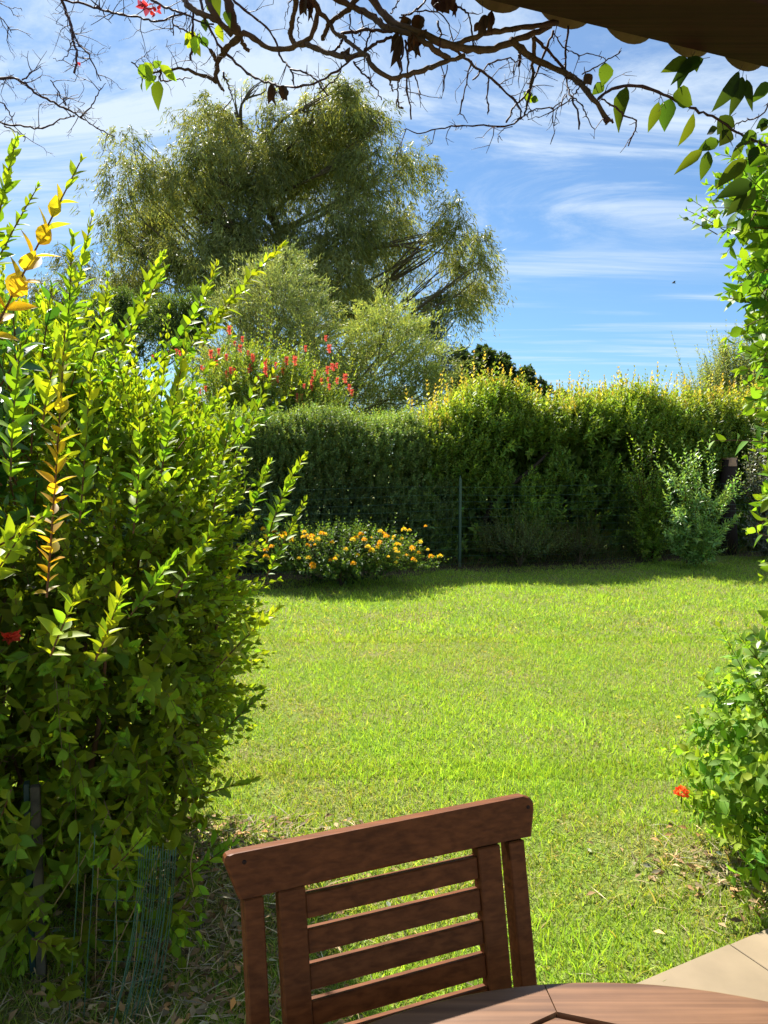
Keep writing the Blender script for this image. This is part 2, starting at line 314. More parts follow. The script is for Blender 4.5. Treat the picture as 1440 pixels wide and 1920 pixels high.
# dry litter under the near shrub and the right bush
rl = np.random.default_rng(17); n = 3600; wh = rl.random(n) < .8; x = np.where(wh, rl.normal(-.62, .30, n), rl.normal(1.35, .2, n)); y = np.where(wh, rl.uniform(1.75, 3.0, n), rl.normal(2.55, .15, n)); P = np.c_[x, y, rl.uniform(.002, .03, n)]
D = np.c_[rl.normal(size=(n, 2)), rl.normal(.1, .25, n)]; st = rl.random(n) < .6; g = Geo()
leaves(g, T_MID, P[~st], D[~st], rl.normal(0, .4, ((~st).sum(), 3)) + [0, 0, 1], .04, .018, colvar((.26, .17, .08), (~st).sum(), .4, .15, rl)); leaves(g, T_FAR, P[st], D[st], rl.normal(0, .5, (st.sum(), 3)) + [0, 0, 1], rl.uniform(.04, .13, st.sum()), .0035, colvar((.40, .31, .18), st.sum(), .3, .1, rl))
tag(g.build('leaf_litter', colmat('dry_litter', .9), origin=(0, 0, 0)), 'brown dry leaves and straw lying in the shade at the foot of the near shrub', 'leaf litter', kind='stuff')

# terrace: tiles as one paving sheet with joints
g = Geo(); td = np.array([.894, .447, 0.]); td /= np.linalg.norm(td); tn = np.array([-td[1], td[0], 0]); tz = np.array([0, 0, 1.]); cor = np.array([1.043, 2.162, 0])
slab = Geo(); box(slab, cor - tn * 2.51 + np.array([0, 0, .004]) , [td, tn, tz], [6, 2.5, .018], (.16, .13, .10)); tag(slab.build('terrace_base', colmat('mortar', .9, .3, 30)), kind='structure')
tr = np.random.default_rng(5); A = .42
tl = Geo()
for i in range(-9, 10):
    for j in range(12):
        c = cor + td * (i + .5) * A - tn * (j + .5) * A; v = tr.normal(1, .05)
        if abs((i + .5) * A) > 5.8 or (j + 1) * A > 5: continue
        box(tl, c + np.array([0, 0, .028 + tr.normal(0, .0006)]), [td, tn, tz], [A / 2 - .003, A / 2 - .003, .008], np.array([.27, .205, .125]) * v, .002)
tag(tl.build('terrace_paving', colmat('sandstone_tile', .65, .16, 7, .3, .2), smooth=False), kind='structure')

# ------------------------------------------------------------------ far hedges
def hedge(name, label, u0, u1, w0, wd, Hf, r_top, n_sh, leaf, wr, c_low, c_top, c_new, seed, K=7, slen=.22, extra=None, mat=M_FAR, cat='hedge', bulge=.12, tm=T_MID, fill=9000, updir=.9, shellgap=0, sprigs=0):
    global rng
    keep = rng; rng = np.random.default_rng(seed); um = (u0 + u1) / 2; o = HA + HD * um + HN * (w0 + wd / 2); root = thing(name, (o[0], o[1], 0), label, cat)
    gl = Geo(); gs = Geo()
    def surf(u, s):     # arc coordinate s: 0..1 front, 1..1.5 round, 1.5..2.2 top
        H = Hf(u); ft = H - r_top; z = np.where(s < 1, s * ft, np.where(s < 1.5, ft + r_top * np.sin((s - 1) * np.pi), H)); ww = np.where(s < 1, 0, np.where(s < 1.5, r_top * (1 - np.cos((s - 1) * np.pi)), r_top + (s - 1.5) * 1.2 * (wd - r_top)))
        nz_ = np.where(s < 1, .15, np.where(s < 1.5, np.sin((s - 1) * np.pi), 1)); nw = np.where(s < 1, -1, np.where(s < 1.5, -np.cos((s - 1) * np.pi), 0))
        P = np.c_[HA[0] + HD[0] * u + HN[0] * (w0 + ww), HA[1] + HD[1] * u + HN[1] * (w0 + ww), z]; Nn = np.c_[HN[0] * nw, HN[1] * nw, nz_]
        return P + nrm(Nn) * (sn(P, 2.3, seed) * bulge + sn(P, 7, seed + 1) * .05)[:, None], nrm(Nn)
    u = rng.uniform(u0, u1, n_sh); s = rng.uniform(.02, 1, n_sh); t = rng.random(n_sh); s = np.where(t < .42, s, np.where(t < .78, 1 + rng.random(n_sh) * .5, 1.5 + rng.random(n_sh) * .6))
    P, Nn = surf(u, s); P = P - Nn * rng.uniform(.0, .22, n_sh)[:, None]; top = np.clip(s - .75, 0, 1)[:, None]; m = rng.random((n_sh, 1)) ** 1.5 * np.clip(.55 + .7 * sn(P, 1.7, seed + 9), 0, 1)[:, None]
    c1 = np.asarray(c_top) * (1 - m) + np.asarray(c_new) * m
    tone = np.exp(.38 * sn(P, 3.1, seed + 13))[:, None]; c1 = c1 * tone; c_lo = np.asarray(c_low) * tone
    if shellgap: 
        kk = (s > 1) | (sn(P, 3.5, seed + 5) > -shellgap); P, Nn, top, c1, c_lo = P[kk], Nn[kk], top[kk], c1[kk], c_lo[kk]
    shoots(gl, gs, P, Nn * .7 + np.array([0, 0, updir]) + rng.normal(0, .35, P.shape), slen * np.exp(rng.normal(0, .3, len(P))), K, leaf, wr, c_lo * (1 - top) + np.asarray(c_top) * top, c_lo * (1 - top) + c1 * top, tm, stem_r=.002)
    # inner foliage
    u = rng.uniform(u0, u1, fill); z = rng.random(fill) ** .8 * (Hf(u) - .12); q = rng.uniform(.3 if shellgap else .14, wd * .8, fill); P = np.c_[HA[0] + HD[0] * u + HN[0] * (w0 + q), HA[1] + HD[1] * u + HN[1] * (w0 + q), z]
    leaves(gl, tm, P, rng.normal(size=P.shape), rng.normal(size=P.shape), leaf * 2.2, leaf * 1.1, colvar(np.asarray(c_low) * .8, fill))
    # loose sprigs leaning out of the face
    if sprigs:
        u = rng.uniform(u0, u1, sprigs); P, Nn = surf(u, rng.uniform(.1, 1.05, sprigs)); tn2 = np.exp(rng.normal(0, .3, (sprigs, 1)))
        shoots(gl, gs, P - Nn * .12, Nn * .7 + np.array([0, 0, .9]) + rng.normal(0, .45, P.shape), rng.uniform(.2, .42, sprigs), 8, leaf * 1.25, wr * .85, np.asarray(c_low) * 1.25 * tn2, np.asarray(c_top) * tn2, tm, stem_r=.002)
    # tall whips over the top
    if extra:
        n = extra[0]; u = rng.uniform(u0, u1, n); P, Nn = surf(u, rng.uniform(1.15, 1.9, n)); hh = extra[1] * np.exp(rng.normal(0, .4, n))
        shoots(gl, gs, P, np.array([0, 0, 1.]) + rng.normal(0, .14, P.shape), hh, extra[2], leaf * 1.05, wr, c_top, c_new, tm, stem_r=.003, a0=50, bend=(0, 0, 0))
    # stems
    n = int((u1 - u0) * 9); u = rng.uniform(u0, u1, n); b = np.c_[HA[0] + HD[0] * u + HN[0] * (w0 + wd * .4), HA[1] + HD[1] * u + HN[1] * (w0 + wd * .4), np.zeros(n)]
    du = rng.normal(0, .35, n); e = b + np.c_[HD[0] * du, HD[1] * du, Hf(u) * .85] + rng.normal(0, .1, (n, 3)); mdl = (b + e) / 2 + rng.normal(0, .1, (n, 3)); tt = np.linspace(0, 1, 8)[None, :, None]
    tubes(gs, b[:, None] * (1 - tt) ** 2 + 2 * mdl[:, None] * tt * (1 - tt) + e[:, None] * tt ** 2, np.linspace(.022, .006, 8)[None] * np.ones((n, 1)), 5, (.11, .07, .045))
    gl.build('crown', mat, root); gs.build('stems', M_BARK, root); rng = keep; return root
# clipped grey-green hedge, left
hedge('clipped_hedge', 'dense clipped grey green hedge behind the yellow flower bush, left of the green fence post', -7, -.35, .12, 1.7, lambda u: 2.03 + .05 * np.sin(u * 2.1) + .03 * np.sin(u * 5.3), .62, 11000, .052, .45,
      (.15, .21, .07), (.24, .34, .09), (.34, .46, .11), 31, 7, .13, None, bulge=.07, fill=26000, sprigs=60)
# bright leafy hedge with orange young tips, right
def Hr(u): return 2.29 - .42 * np.clip((1.3 - u) / 2.05, 0, 1) + .10 * np.sin(u * 1.1 + .5) + .07 * np.sin(u * 3.3) + .04 * np.exp(-((u - .5) / .6) ** 2) - .10 * np.clip(u - 4, 0, 4) * 0
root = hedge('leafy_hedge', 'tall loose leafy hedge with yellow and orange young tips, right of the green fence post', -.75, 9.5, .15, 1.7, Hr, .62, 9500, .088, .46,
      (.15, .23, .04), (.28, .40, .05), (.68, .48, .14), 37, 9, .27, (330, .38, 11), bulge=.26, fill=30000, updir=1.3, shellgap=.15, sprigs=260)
g = Geo(); tubes(g, [spline([W(905, 985, 10.95), W(930, 935, 10.93), W(965, 905, 10.95), W(1005, 872, 11.0), W(1035, 840, 11.1)], 14)], np.linspace(.045, .02, 14), 7, (.05, .035, .025)); g.build('trunk', M_BARK, root)
g = Geo(); tubes(g, [spline([W(800, 1050, 10.9), W(822, 1000, 10.85), W(838, 950, 10.8)], 8), spline([W(770, 1045, 11.0), W(765, 980, 10.9), W(742, 930, 10.8)], 8)], np.linspace(.03, .02, 8), 6, (.13, .08, .055)); g.build('trunk', M_BARK, root)

# ------------------------------------------------------------------ single shrubs by the hedge
def shrub(name, label, cat, base, rx, ry, h, nsh, leaf, wr, c0, c1, seed, K=8, slen=.25, tm=T_MID, mat=M_FAR, up=.8, low=.08, fill=800, group=None, whips=None, stems=9, opp=True):
    global rng
    keep = rng; rng = np.random.default_rng(seed); base = np.asarray(base, float); root = thing(name, base, label, cat, group); gl = Geo(); gs = Geo()
    d = nrm(rng.normal(size=(nsh, 3))); d[:, 2] = np.abs(d[:, 2]) * 1.1 - .25; d = nrm(d); c = base + np.array([0, 0, h * .45])
    P = c + d * np.array([rx, ry, h * .55]) * (rng.uniform(.55, .95, nsh) + .12 * sn(d * 2, 2.2, seed))[:, None]; P[:, 2] = np.maximum(P[:, 2], low)
    shoots(gl, gs, P, d + np.array([0, 0, up]) + rng.normal(0, .3, P.shape), slen * np.exp(rng.normal(0, .3, nsh)), K, leaf, wr, c0, c1, tm, stem_r=.0018, opp=opp)
    if fill:
        d = nrm(rng.normal(size=(fill, 3))); P = c + d * np.array([rx, ry, h * .5]) * rng.uniform(.1, .75, fill)[:, None]; P[:, 2] = np.maximum(P[:, 2], low)
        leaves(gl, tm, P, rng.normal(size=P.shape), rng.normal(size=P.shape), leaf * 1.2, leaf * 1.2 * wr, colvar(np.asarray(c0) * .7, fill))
    if whips:
        n, ln, kk = whips; a = rng.uniform(0, 6.28, n); q = np.sqrt(rng.random(n)) * .8; P = base + np.c_[np.cos(a) * rx * q, np.sin(a) * ry * q, np.full(n, h * .55)]
        shoots(gl, gs, P, np.c_[np.cos(a) * q * .5, np.sin(a) * q * .5, np.ones(n)], ln * np.exp(rng.normal(0, .25, n)), kk, leaf, wr, c0, c1, tm, stem_r=.003, bend=(0, 0, 0), opp=opp)
    a = rng.uniform(0, 6.28, stems); e = base + np.c_[np.cos(a) * rx * .5, np.sin(a) * ry * .5, np.full(stems, h * .75)]; tt = np.linspace(0, 1, 6)[None, :, None]
    md = base + np.c_[np.cos(a) * rx * .15, np.sin(a) * ry * .15, np.full(stems, h * .4)]
    tubes(gs, base * (1 - tt) ** 2 + 2 * md[:, None] * tt * (1 - tt) + e[:, None] * tt ** 2, np.linspace(.012, .004, 6)[None] * np.ones((stems, 1)), 5, (.13, .09, .055))
    gl.build('foliage', mat, root); gs.build('stems', M_BARK, root); rng = keep; return root
def hp(u, w_): q = HA + HD * u + HN * w_; return (q[0], q[1], 0.)
# upright bright shrub with fanned whips
def fan_shrub(name, label, cat, base, tips, leaf, wr, c0, c1, seed, K=26, tm=T_MID, mat=M_GLOSS, a0=62):
    global rng
    keep = rng; rng = np.random.default_rng(seed); base = np.asarray(base, float); root = thing(name, base, label, cat); gl = Geo(); gs = Geo(); tips = np.array(tips)
    b = base + np.c_[rng.normal(0, .05, len(tips)), rng.normal(0, .05, len(tips)), np.full(len(tips), .05)]; v = tips - b; ln = np.linalg.norm(v, axis=1)
    bd = np.c_[v[:, 0] * .25, v[:, 1] * .25, -.12 * ln] / ln[:, None]; shoots(gl, gs, b, v / ln[:, None] - bd, ln, K, leaf, wr, c0, c1, tm, start=.22, stem_r=.008, bend=bd, a0=a0, a1=30, jit=.3)
    # side shoots
    m = len(tips) * 8; i = rng.integers(0, len(tips), m); t = rng.uniform(.3, .85, m); P = b[i] + (v[i]) * t[:, None]; shoots(gl, gs, P, v[i] / ln[i][:, None] + rng.normal(0, .35, (m, 3)), ln[i] * .26, 9, leaf * .9, wr, c0, c1, tm, stem_r=.003)
    m = 260; i = rng.integers(0, len(tips), m); t = rng.uniform(.05, .4, m); P = b[i] + v[i] * t[:, None] + rng.normal(0, .06, (m, 3)); P[:, 2] = np.maximum(P[:, 2], .05); shoots(gl, gs, P, np.c_[rng.normal(0, .7, (m, 2)), rng.uniform(.1, .9, m)], rng.uniform(.12, .28, m), 7, leaf * .85, wr, c0, c1, tm, stem_r=.002)
    gl.build('foliage', mat, root); gs.build('stems', M_BARK, root); rng = keep; return root
Yb = 9.9
tips = [W(x, y, Yb + d) for x, y, d in ((1282, 835, .1), (1300, 842, .2), (1322, 830, .0), (1345, 870, .1), (1268, 870, -.1), (1385, 905, 0), (1372, 900, .2), (1390, 965, -.1), (1255, 930, 0), (1290, 880, -.2), (1318, 880, -.2), (1340, 920, -.2), (1275, 960, -.3), (1310, 960, -.3), (1245, 985, -.1), (1370, 990, -.3))]
fan_shrub('upright_shrub', 'glossy light green shrub with fanned upright whips, left of the cut stump by the hedge', 'shrub', W(1300, 1047, 10.25) * [1, 1, 0], np.array(tips) + [0, .1, 0], .09, .36, (.20, .33, .09), (.38, .52, .17), 51, 28)  # leaf colours raised to stand in for sun this shaded spot lacks
tips = [W(x, y, 10.5) for x, y in ((1203, 832), (1190, 850), (1230, 860), (1222, 826), (1238, 850), (1195, 880), (1213, 900), (1235, 905), (1255, 890))]
fan_shrub('myrtle_shrub', 'small yellow green shrub with narrow spires just left of the fanned glossy shrub', 'shrub', W(1220, 1044, 10.8) * [1, 1, 0], np.array(tips), .075, .4, (.16, .26, .03), (.34, .44, .05), 52, 26)
tips = [W(x, y, 10.6) for x, y in ((1412, 815), (1425, 840), (1400, 850), (1435, 800), (1395, 900), (1418, 900), (1440, 880), (1385, 960), (1405, 990), (1450, 930), (1470, 850), (1460, 960))]
fan_shrub('silver_shrub', 'dark shrub with silver shining leaves in front of the hedge at the right edge', 'shrub', W(1440, 1040, 11.1) * [1, 1, 0], np.array(tips), .075, .34, (.16, .17, .14), (.34, .34, .30), 53, 24)
shrub('low_dark_bush', 'low dark green bush at the foot of the hedge, right of the green fence post', 'bush', W(975, 1063, 10.2) * [1, 1, 0], .55, .35, .55, 260, .045, .35, (.11, .15, .05), (.16, .21, .07), 54, fill=500, group='low bushes along the foot of the hedge')
shrub('low_dark_bush', 'small dark low bush with dry stalks, right beside the larger low bush by the hedge', 'bush', W(1085, 1055, 10.5) * [1, 1, 0], .38, .3, .42, 150, .04, .3, (.07, .09, .03), (.11, .13, .04), 55, fill=300, group='low bushes along the foot of the hedge')
shrub('low_dark_bush', 'narrow sprig of low bush under the spired yellow green shrub', 'bush', W(1200, 1050, 11.0) * [1, 1, 0], .22, .22, .5, 90, .05, .35, (.09, .14, .03), (.14, .2, .04), 56, fill=100, group='low bushes along the foot of the hedge')
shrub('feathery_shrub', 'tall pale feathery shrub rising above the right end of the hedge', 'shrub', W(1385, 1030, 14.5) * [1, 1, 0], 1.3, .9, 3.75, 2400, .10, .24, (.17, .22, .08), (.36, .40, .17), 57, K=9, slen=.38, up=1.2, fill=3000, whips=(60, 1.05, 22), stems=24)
shrub('feathery_shrub', 'thin pink tipped sprigs poking above the hedge left of the pale feathery shrub', 'shrub', W(1290, 1030, 13.2) * [1, 1, 0], .35, .3, 2.5, 160, .06, .25, (.22, .24, .10), (.46, .34, .2), 58, K=8, slen=.25, up=1.5, fill=100, whips=(8, .6, 14))
# cut stump
root = thing('cut_stump', W(1362, 1040, 11.7) * [1, 1, 0], 'cut tree stump with pinkish sawn top standing in the hedge', 'tree stump')
s0 = np.array(root['_o']); zt = W(1362, 862, 11.7)[2]
g = Geo(); tubes(g, [[s0 + [0, 0, 0], s0 + [.02, 0, .5], s0 + [-.02, 0, 1.0], s0 + [0, 0, zt]]], np.array([.17, .12, .11, .12]), 12, (.035, .022, .018)); g.build('trunk', M_BARK, root)
g = Geo(); a = np.arange(16) / 16 * 6.283; rr = .117 + .012 * np.sin(a * 3); 
for zz_, q in ((zt + .004, 1), (zt - .05, 1.04)):
    pass
V = np.r_[np.c_[rr * np.cos(a), rr * np.sin(a), np.full(16, zt + .03)], np.c_[rr * 1.06 * np.cos(a), rr * 1.06 * np.sin(a), np.full(16, zt - .10)], [[0, 0, zt + .034]]] + s0 * [1, 1, 0]
g.add(V, [(i, i + 16, (i + 1) % 16 + 16, (i + 1) % 16) for i in range(16)], [(i, (i + 1) % 16, 32) for i in range(16)], (.48, .27, .18)); g.build('sawn_face', colmat('fresh_wood', .7, .3, 30), root, smooth=False)

# ------------------------------------------------------------------ yellow lantana with flower heads
LB = W(640, 1108, 8.75) * [1, 1, 0]
lant = shrub('lantana_bush', 'low spreading bush covered with yellow orange flower heads at the foot of the clipped hedge', 'flowering bush', LB, 1.0, .52, .62, 800, .05, .55, (.08, .14, .03), (.17, .27, .05), 61, K=7, slen=.17, up=.5, fill=1800)
r6 = np.random.default_rng(62)
def flower_mesh(rad, col, n=34, seed=1, pet=.5):
    g = Geo(); r = np.random.default_rng(seed); k = np.arange(n) + .5; th = np.arccos(1 - 1.3 * k / n); ph = k * 2.4; D = np.c_[np.sin(th) * np.cos(ph), np.sin(th) * np.sin(ph), np.cos(th)]
    leaves(g, T_MID, D * rad * .45, D + r.normal(0, .2, D.shape), r.normal(size=D.shape), rad * .75, rad * pet, colvar(col, n, .2, .1, r)); tubes(g, [[(0, 0, -rad * 1.6), (0, 0, 0)]], rad * .09, 4, (.08, .13, .03)); return g
fm = [flower_mesh(.028, c, 30, i, .7) for i, c in enumerate(((.92, .62, .02), (.9, .47, .01), (.92, .70, .06)))]
mast = []
for q in fm:
    o = q.build('flower_head', M_PETAL, lant); mast.append(o)
for k in range(92):
    if k < 3: o = mast[k]
    else: o = mast[k % 3].copy(); C.objects.link(o); o.parent = lant
    if k < 78: a = r6.uniform(0, 6.28); el = r6.uniform(.05, 1.1); d = np.array([math.cos(a) * math.cos(el), -abs(math.sin(a)) * math.cos(el), math.sin(el)])
    else: a = r6.uniform(0, 6.28); d = np.array([math.cos(a) * .8, math.sin(a) * .8, .8])
    p = np.array([0, 0, .28]) + d * np.array([1.08, .6, .42]) * r6.uniform(.9, 1.1) * (1 + .12 * math.sin(a * 5)); p[2] = max(p[2], .06)
    # the flower meshes were shifted by the bush's base: compensate
    s = r6.uniform(.7, 1.5); o.scale = (s,) * 3; o.rotation_euler = (0, 0, 0); s *= .85; o.scale = (s,) * 3; sh = np.array(lant['_o']); o.location = Vector(p) + Vector(sh) * s
# ------------------------------------------------------------------ fence by the hedge
fen = thing('wire_fence', hp(0, -.12), 'green wire mesh garden fence with metal posts running along the hedge', 'fence')
fp = np.array(W(862, 1052, 10.25)) * [1, 1, 0]
def fpt(u, z): return np.array([fp[0] + HD[0] * u, fp[1] + HD[1] * u, z])
for u in (-5.0, 0, 6.3):
    g = Geo(); ax = [[HD[0], HD[1], 0], [HN[0], HN[1], 0], [0, 0, 1.]]; hgt = 1.22 if u == 0 else 1.12
    box(g, fpt(u, hgt / 2), ax, [.018, .014, hgt / 2], (.04, .08, .055), .003); c = fpt(u, hgt); V = [c + HD3 for HD3 in (np.array([HD[0], HD[1], 0]) * .018, -np.array([HD[0], HD[1], 0]) * .018, np.array([HN[0], HN[1], 0]) * .014, -np.array([HN[0], HN[1], 0]) * .014)] + [c + [0, 0, .06]]
    g.add(V, None, [(0, 2, 4), (2, 1, 4), (1, 3, 4), (3, 0, 4)], (.04, .08, .055)); g.build('post', M_METAL, fen, smooth=False)
g = Geo(); zs = [.05, .15, .25, .36, .47, .58, .69, .8, .9, 1.0, 1.12]; uu = np.linspace(-6.5, 9.5, 70)
P = [[fpt(u, z + .012 * math.sin(u * 2 + z * 9) - .015 * abs(math.sin(u * .63))) + [0, -.02, 0] for u in uu] for z in zs]; tubes(g, P, .0017, 3, (.09, .2, .14), cap=False)
vu = np.arange(-6.5, 9.5, .085); P = [[fpt(u, z) + [.01 * math.sin(u * 7 + z * 3), -.02, 0] for z in (.03, .4, .8, 1.12)] for u in vu]; tubes(g, P, .0008, 3, (.05, .11, .08), cap=False)
g.build('wire_mesh', M_METAL, fen)
# weeds under the fence
r7 = np.random.default_rng(70); n = 2600; u = r7.uniform(-2.2, 9, n); wq = r7.normal(-.05, .12, n); P = np.c_[HA[0] + HD[0] * u + HN[0] * wq, HA[1] + HD[1] * u + HN[1] * wq, np.zeros(n)]
D = np.c_[r7.normal(0, .5, n), r7.normal(-.2, .5, n), np.ones(n)]; g = Geo(); leaves(g, T_FAR, P, D, r7.normal(size=(n, 3)), r7.uniform(.08, .35, n) * (1 + .5 * sn(P, 2, 3)), .007, np.where(r7.random((n, 1)) < .4, [.22, .17, .08], [.08, .13, .03])); tag(g.build('long_grass', M_SOFT), 'uncut long grass and dry stalks along the foot of the hedge', 'grass', kind='stuff')

# ------------------------------------------------------------------ trees behind
def tree(name, label, base, blobs, Y, dY, leaf, wr, per, c0, c1, seed, mode, mat=M_FAR, trunk_r=.25, fork=.35, tm=T_FAR, cat='tree', group=None, limb_c=(.10, .075, .05)):
    """blobs (px,py,rpx) seen at about depth Y"""
    global rng
    keep = rng; rng = np.random.default_rng(seed); base = np.asarray(base, float); root = thing(name, base, label, cat, group); gl = Geo(); gt = Geo()
    cs = []; rs = []
    for (x, y, rp) in blobs:
        yy = Y + rng.uniform(-dY, dY); cs.append(W(x, y, yy)); rs.append(rp / FPX * yy)
    cs = np.array(cs); rs = np.array(rs)
    sub = 9; sc = (cs[:, None] + nrm(rng.normal(size=(len(cs), sub, 3))) * (rs[:, None, None] * rng.uniform(.2, .95, (len(cs), sub, 1)))).reshape(-1, 3); sr = (rs[:, None] * rng.uniform(.34, .58, (len(cs), sub))).ravel()
    cc_top = cs.mean(0); fk = base * (1 - fork) + np.array([cc_top[0], cc_top[1], cs[:, 2].max()]) * fork; fk[2] = max(fk[2], cs[:, 2].min() * .6)
    lp = []; lr = []
    top_ = cs[np.argmax(cs[:, 2])] - [0, 0, rs.mean() * .8]; lead = spline([base, base * .55 + fk * .45 + rng.normal(0, .15, 3) * [1, 1, 0], fk, fk * .45 + top_ * .55 + rng.normal(0, .3, 3) * [1, 1, 0], top_], 24)
    for c, r_ in zip(cs, rs):
        dxy = np.linalg.norm((c - fk)[:2]); zt_ = c[2] - dxy * .55 - .6 * r_; li_ = int(np.clip(np.searchsorted(lead[:, 2], zt_), 3, 22)); f0 = fk; fk = lead[li_]
        m = fk * .5 + c * .5 + rng.normal(0, .12, 3) * np.linalg.norm(c - fk) * .8; m[2] -= .1 * np.linalg.norm(c - fk); e = c + np.array([0, 0, r_ * .15]); lp.append(spline([fk - [0, 0, .2], m, c - [0, 0, r_ * .2], e], 10)); lr.append(np.linspace(trunk_r * .2, .012, 10))
        for k in range(5):
            t = c + nrm(rng.normal(size=3)) * r_ * .6; lp.append(spline([m, (m + t) / 2 + rng.normal(0, .1, 3) * r_, t], 10)); lr.append(np.linspace(trunk_r * .09, .006, 10))
        fk = f0
    tubes(gt, np.array(lp), np.array(lr), 6, limb_c); tubes(gt, [lead], np.linspace(trunk_r, trunk_r * .12, 24), 9, limb_c)
    if mode in ('weep', 'spray'):      # ragged sprays: each an arc going out and hanging (or lifting), leaves scattered along it
        wgt = rs ** 2; ns = int(per * wgt.sum()); bi = rng.choice(len(cs), ns, p=wgt / wgt.sum()); d = nrm(rng.normal(size=(ns, 3))); q = rng.random(ns) ** .5 * np.exp(rng.normal(0, .10, ns)) * .92
        P = cs[bi] + d * (q * rs[bi])[:, None]; P = P + (sn(P, 1.3, seed) * .35 * rs[bi])[:, None] * d
        keepm = sn(P, 1.6 if mode == 'weep' else 3.2, seed + 3) > (-.30 if mode == 'weep' else -.42); P = P[keepm]; d = d[keepm]; bi = bi[keepm]; ns = len(P)
        weep = mode == 'weep'; scl = leaf / .2; sz = (rng.uniform(.5, 1.3, ns) if weep else rng.uniform(.8, 1.8, ns)) * scl; K = 34 if weep else 26; t = rng.random((ns, K, 1))
        out_ = nrm(d * [1, 1, .3] + rng.normal(0, .5, (ns, 3)) + [0, 0, .25 if weep else .7]); S = P[:, None] + sz[:, None, None] * (out_[:, None] * t * (.5 if weep else .8) + np.array([0, 0, -1.0 if weep else -.25]) * t ** 2)
        S = S + rng.normal(0, .085 * scl, S.shape) * (.4 + t); n = ns * K; S = S.reshape(-1, 3); tn_ = np.repeat(out_, K, axis=0) * (.5 if weep else 1.0)
        D = tn_ + np.c_[rng.normal(0, .45, (n, 2)), -np.abs(rng.normal(.9, .4, n)) if weep else rng.normal(.1, .5, n)]
        tone = np.exp(.22 * sn(P, 1.1, seed + 5) + rng.normal(0, .12, ns))[:, None]; mv = np.clip(.5 + .5 * sn(P, 2.2, seed + 6) + rng.normal(0, .2, ns), 0, 1)[:, None]
        cc = np.repeat((np.asarray(c0) * (1 - mv) + np.asarray(c1) * mv) * tone, K, axis=0)
        leaves(gl, tm, S, D, rng.normal(size=(n, 3)), leaf * np.exp(rng.normal(0, .28, n)), leaf * wr * np.exp(rng.normal(0, .2, n)), colvar(cc, n, .22, .08))
    else:
        for bi, (c, r_) in enumerate(zip(sc, sr)):
            tone = np.exp(rng.normal(0, .16)); a0 = np.asarray(c0) * tone; a1 = np.asarray(c1) * tone
            ns = int(per * r_ ** 2); d = nrm(rng.normal(size=(ns, 3)) + [0, 0, .35]); q = rng.random(ns) ** .4; P = c + d * q[:, None] * r_; P = P + (sn(P, 2.5, seed) * .22 * r_)[:, None] * d
            shoots(gl, None, P - d * .15 * r_, d * .8 + np.array([0, 0, .45]) + rng.normal(0, .5, P.shape), rng.uniform(.25, .5, ns) * (1 if mode == 'up' else .6), 9, leaf, wr, a0, a1, tm, opp=False, a0=45, bend=(0, 0, -.15), terminal=False)
    gl.build('crown', mat, root); gt.build('trunk', M_BARK, root); rng = keep; return root
blob = [(390, 235, 58), (375, 290, 50), (480, 215, 62), (500, 160, 26), (560, 235, 70), (640, 200, 58), (690, 225, 50), (655, 165, 30), (250, 275, 40), (238, 340, 48), (300, 400, 70), (400, 330, 74), (490, 320, 78), (590, 320, 88), (690, 310, 72), (765, 320, 46), (225, 440, 40), (215, 400, 26), (265, 470, 48), (330, 480, 55), (430, 420, 74), (540, 430, 88), (650, 430, 88), (740, 420, 62), (700, 520, 66), (620, 520, 72), (770, 500, 46), (780, 570, 36), (740, 560, 40), (862, 395, 42), (890, 440, 34), (900, 490, 28), (895, 545, 32), (860, 570, 24), (820, 565, 22), (700, 570, 40), (660, 560, 44), (350, 350, 50), (300, 330, 34), (720, 250, 36), (590, 180, 40), (440, 170, 26), (420, 250, 52), (540, 300, 60), (640, 270, 60), (240, 520, 50), (330, 520, 50), (430, 480, 60), (855, 490, 36), (835, 430, 30), (845, 545, 26), (380, 500, 50), (460, 520, 60), (320, 560, 50), (250, 560, 50)]
tree('eucalyptus_tree', 'huge weeping olive green eucalyptus tree towering behind the garden', W(600, 950, 27) * [1, 1, 0], blob, 27, 2.2, .20, .155, 125, (.125, .15, .055), (.29, .30, .115), 81, 'weep', group='weeping eucalyptus trees behind the garden', trunk_r=.38)
tree('eucalyptus_tree', 'small dark weeping tree low at the left, behind the shrub tops', W(130, 950, 30) * [1, 1, 0], [(140, 500, 42), (120, 560, 50), (170, 590, 55), (95, 600, 45), (60, 560, 40), (210, 620, 50)], 30, 1, .20, .14, 80, (.10, .11, .04), (.2, .2, .07), 82, 'weep', group='weeping eucalyptus trees behind the garden', trunk_r=.2)
tree('willow_tree', 'rounded pale grey green fine leaved tree behind the red flowered shrub', W(520, 950, 15.5) * [1, 1, 0], [(520, 740, 70), (600, 740, 60), (440, 740, 60), (470, 700, 60), (400, 700, 60), (510, 555, 75), (560, 560, 60), (450, 590, 60), (590, 600, 45), (500, 640, 80), (560, 650, 60), (420, 560, 40), (535, 515, 40), (430, 660, 60)], 15.5, .7, .075, .2, 360, (.16, .20, .085), (.34, .38, .18), 83, 'spray', group='pale fine leaved trees behind the hedge', trunk_r=.07, fork=.3, limb_c=(.10, .08, .06))
